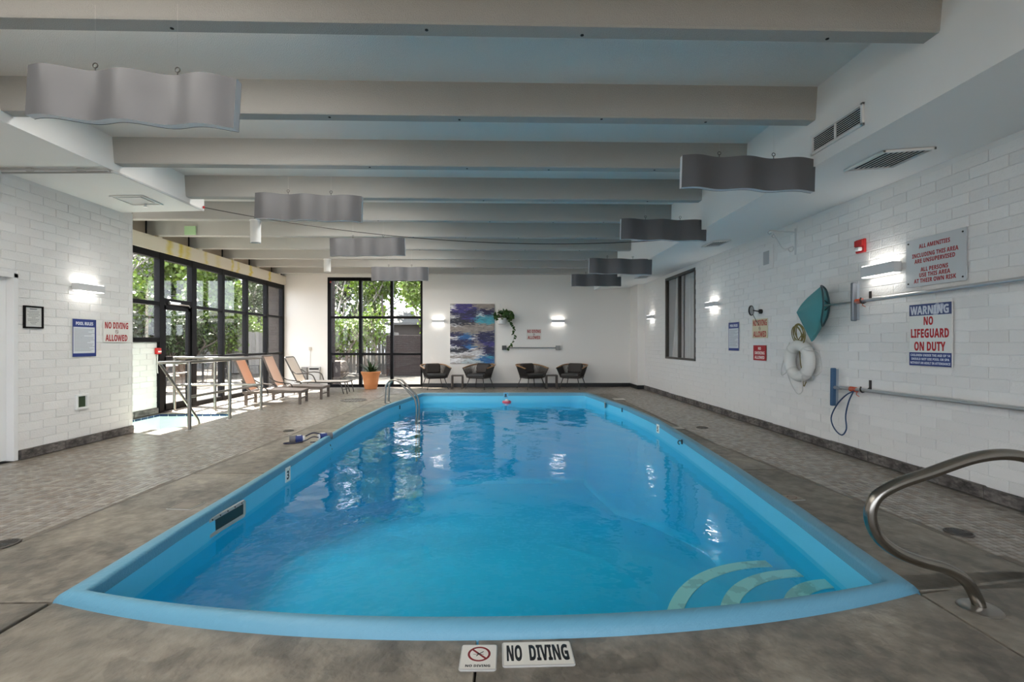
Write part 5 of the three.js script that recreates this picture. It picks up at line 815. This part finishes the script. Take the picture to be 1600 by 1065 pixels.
  tree('dark bush outside the glass door beside the spa', -12.6, -17.6, { name: 'shrub', h: 1.6, spread: .9, leaves: 4200, size: .13, mat: 'mid', stems: 5, clear: .1 });
  tree('dark green bush low outside the small window', -13.3, -16.0, { name: 'shrub', h: 1.5, spread: .8, leaves: 3600, size: .12, mat: 'dark', stems: 5, clear: .1 });
  tree('dark green bush low at the end of the glazed side', -11.6, -23.2, { name: 'shrub', h: 1.8, spread: .9, leaves: 4200, size: .14, mat: 'dark', stems: 5, clear: .1 });
  tree('tall grey green tree far beyond the side panes', -17.6, -23.5, { h: 6.0, spread: 2.2, leaves: 6500, size: .24, mat: 'grey', b: paleBark, clear: .1 });
  tree('tall mid green tree farthest beyond the glazed side wall', -17.0, -31, { h: 6.5, spread: 2.4, leaves: 6500, size: .27, mat: 'mid', clear: .1 });
  tree('tall grey tree farthest left beyond the small window', -18.0, -18.8, { h: 6.0, spread: 2.2, leaves: 6500, size: .22, mat: 'grey', b: paleBark, clear: .1 });
  tree('broad mid green tree behind the board fence, middle of the side panes', -17.5, -27, { h: 6.0, spread: 2.3, leaves: 6500, size: .25, mat: 'mid', clear: .1 });
  tree('mid green bush before the board fence outside the third side pane', -12.4, -19.0, { name: 'shrub', h: 1.6, spread: .9, leaves: 4200, size: .13, mat: 'mid', stems: 5, clear: .05 });
  tree('lime green bush before the board fence outside the fourth side pane', -12.2, -21.6, { name: 'shrub', h: 1.6, spread: .9, leaves: 4200, size: .13, mat: 'bright', stems: 5, clear: .05 });
  tree('dark green bush at the fence outside the fifth side pane', -12.6, -25.0, { name: 'shrub', h: 1.8, spread: 1.0, leaves: 4200, size: .14, mat: 'dark', stems: 5, clear: .05 });
  tree('dark green bush behind the patio table nearest the glass door', -12.4, -15.0, { name: 'shrub', h: 1.4, spread: .8, leaves: 4200, size: .13, mat: 'dark', stems: 5, clear: .05 });
  // beyond the far window
  tree('bright leafy tree over the brick wall in the right far panes', -3.6, -20.3, { h: 4.6, spread: 1.9, leaves: 5200, size: .17, mat: 'bright', clear: .3 });
  tree('bright leafy tree in the middle panes of the far window', -5.2, -22.0, { h: 5.2, spread: 2.0, leaves: 3600, size: .17, mat: 'bright', clear: .35 });
  tree('many stemmed bare tree in the left panes of far window', -7.6, -21.8, { h: 5.6, spread: 1.9, leaves: 1100, size: .13, mat: 'mid', stems: 4, b: paleBark, clear: .3 });
  tree('bright low shrub outside the left panes of far window', -6.4, -18.6, { name: 'shrub', h: 1.5, spread: .8, leaves: 1300, size: .13, mat: 'bright', stems: 4, clear: .2 });
  tree('bright small shrub before the grey fence in middle far panes', -5.3, -19.4, { name: 'shrub', h: 1.7, spread: .7, leaves: 1100, size: .13, mat: 'bright', stems: 3, clear: .4 });
  tree('dark climbing tree above the brick wall at right far panes', -2.6, -22.6, { h: 5.4, spread: 2.2, leaves: 4200, size: .18, mat: 'mid', clear: .25 });

  tree('broad grey green tree far behind the fence at far window', -9.5, -27, { h: 6.2, spread: 2.3, leaves: 3600, size: .22, mat: 'grey', b: paleBark, clear: .2 });
  tree('broad mid green tree far behind the brick garden wall', -3.4, -27.5, { h: 6.0, spread: 2.4, leaves: 5200, size: .22, mat: 'mid', clear: .1 });

  tree('tall sparse tree filling the sky in middle panes of far window', -6.6, -25, { h: 6.2, spread: 2.0, leaves: 3600, size: .2, mat: 'mid', b: paleBark, clear: .15 });
  tree('tall leafy tree far behind the grey fence at left far panes', -9.0, -31, { h: 7.5, spread: 2.6, leaves: 4200, size: .26, mat: 'bright', clear: .1 });
  const shed = thing('garden_shed', 'low garden building with a grey roof behind the brick garden wall', 'shed', [-1.2, -.03, -23.4]); mesh('wall', bx(-4.2, 4, 0, 2.3, -2, 0), std([.06, .05, .045], .9), shed); const rf = new THREE.ExtrudeGeometry(new THREE.Shape([[.35, 2.2], [.35, 2.3], [-1, 2.95], [-2.4, 2.3], [-2.4, 2.2]].map(q => new THREE.Vector2(...q))), { depth: 8.8, bevelEnabled: false }); rf.rotateY(-R90); rf.translate(4.3, 0, 0); mesh('roof', rf, std([.15, .15, .15], .8), shed);

  // patio furniture outside the glazed wall
  const wire = std([.03, .03, .032], .5, { metalness: .4 }), tw = std([.62, .62, .62], .5);
  const tb = thing('patio_table', 'round', 'patio table', [-9.1, -.03, -12.7], 0, 'pale round patio tables outside'); mesh('tabletop', at(cyl(.5, .5, .025, 32), 0, .72, 0), tw, tb); mesh('column', bar(V(0, 0, 0), V(0, .71, 0), .03), wire, tb); for (let i = 0; i < 3; i++) { const a = i * 2.09; mesh('foot', bar(V(0, .10, 0), V(.32 * Math.cos(a), .01, .32 * Math.sin(a)), .018), wire, tb); }
  tb.userData.label = 'pale round patio table outside behind the guard rail, nearest the glass door';
  copy(tb, 'pale round patio table outside, second behind the guard rail', [-9.4, -.03, -15.2]); copy(tb, 'pale round patio table outside the panes left of the orange lounger', [-10.2, -.03, -17.8]);
  const ch = thing('patio_chair', 'chair', 'patio chair', [-9.0, -.03, -11.7], .4, 'black wire patio chairs outside');
  mesh('seat', [rb(.42, .02, .42, .006, 0, .43, 0)], wire, ch); const bk = []; for (let i = -4; i <= 4; i++) bk.push(bar(V(i * .045, .44, -.2), V(i * .052, .84, -.27), .006, .006, 5)); bk.push(bar(V(-.23, .84, -.27), V(.23, .84, -.27), .011), bar(V(-.2, .64, -.235), V(.2, .64, -.235), .008)); mesh('backrest', bk, wire, ch);
  for (const [x, z] of [[-1, 1], [1, 1], [-1, -1], [1, -1]]) mesh('leg', bar(V(x * .19, .43, z * .19), V(x * .22, 0, z * .22), .012, .010, 6), wire, ch);
  ch.userData.label = 'black wire patio chair outside the glass door, nearest the wall under the small window';
  copy(ch, 'black wire patio chair outside between the first and second patio tables', [-9.3, -.03, -13.9], 2.6); copy(ch, 'black wire patio chair outside beyond the second patio table', [-9.6, -.03, -16.3], 3.0); copy(ch, 'black wire patio chair outside just left of the first patio table', [-9.9, -.03, -12.4], 1.4); copy(ch, 'black wire patio chair outside farthest from the door, by the third table', [-9.7, -.03, -18.9], 2.2);
  // festoon bulbs
  const st = thing('string_lights', 'string of round white garden bulbs hanging outside the side panes', 'string lights'); const A = V(-8.4, 2.62, -10.2), Bq = V(-9.2, 2.6, -20), sp = []; for (let i = 0; i <= 30; i++) { const t = i / 30, p = A.clone().lerp(Bq, t); p.y -= .12 * Math.abs(Math.sin(t * Math.PI * 3)); sp.push(p); } mesh('wire', smooth(sp, .006, 90, 5), wire, st); for (let i = 1; i < 30; i += 2) mesh('bulb', at(new THREE.SphereGeometry(.035, 14, 10), sp[i].x, sp[i].y - .06, sp[i].z), std([.8, .79, .76], .3), st);
}

renderer.render(scene, camera);
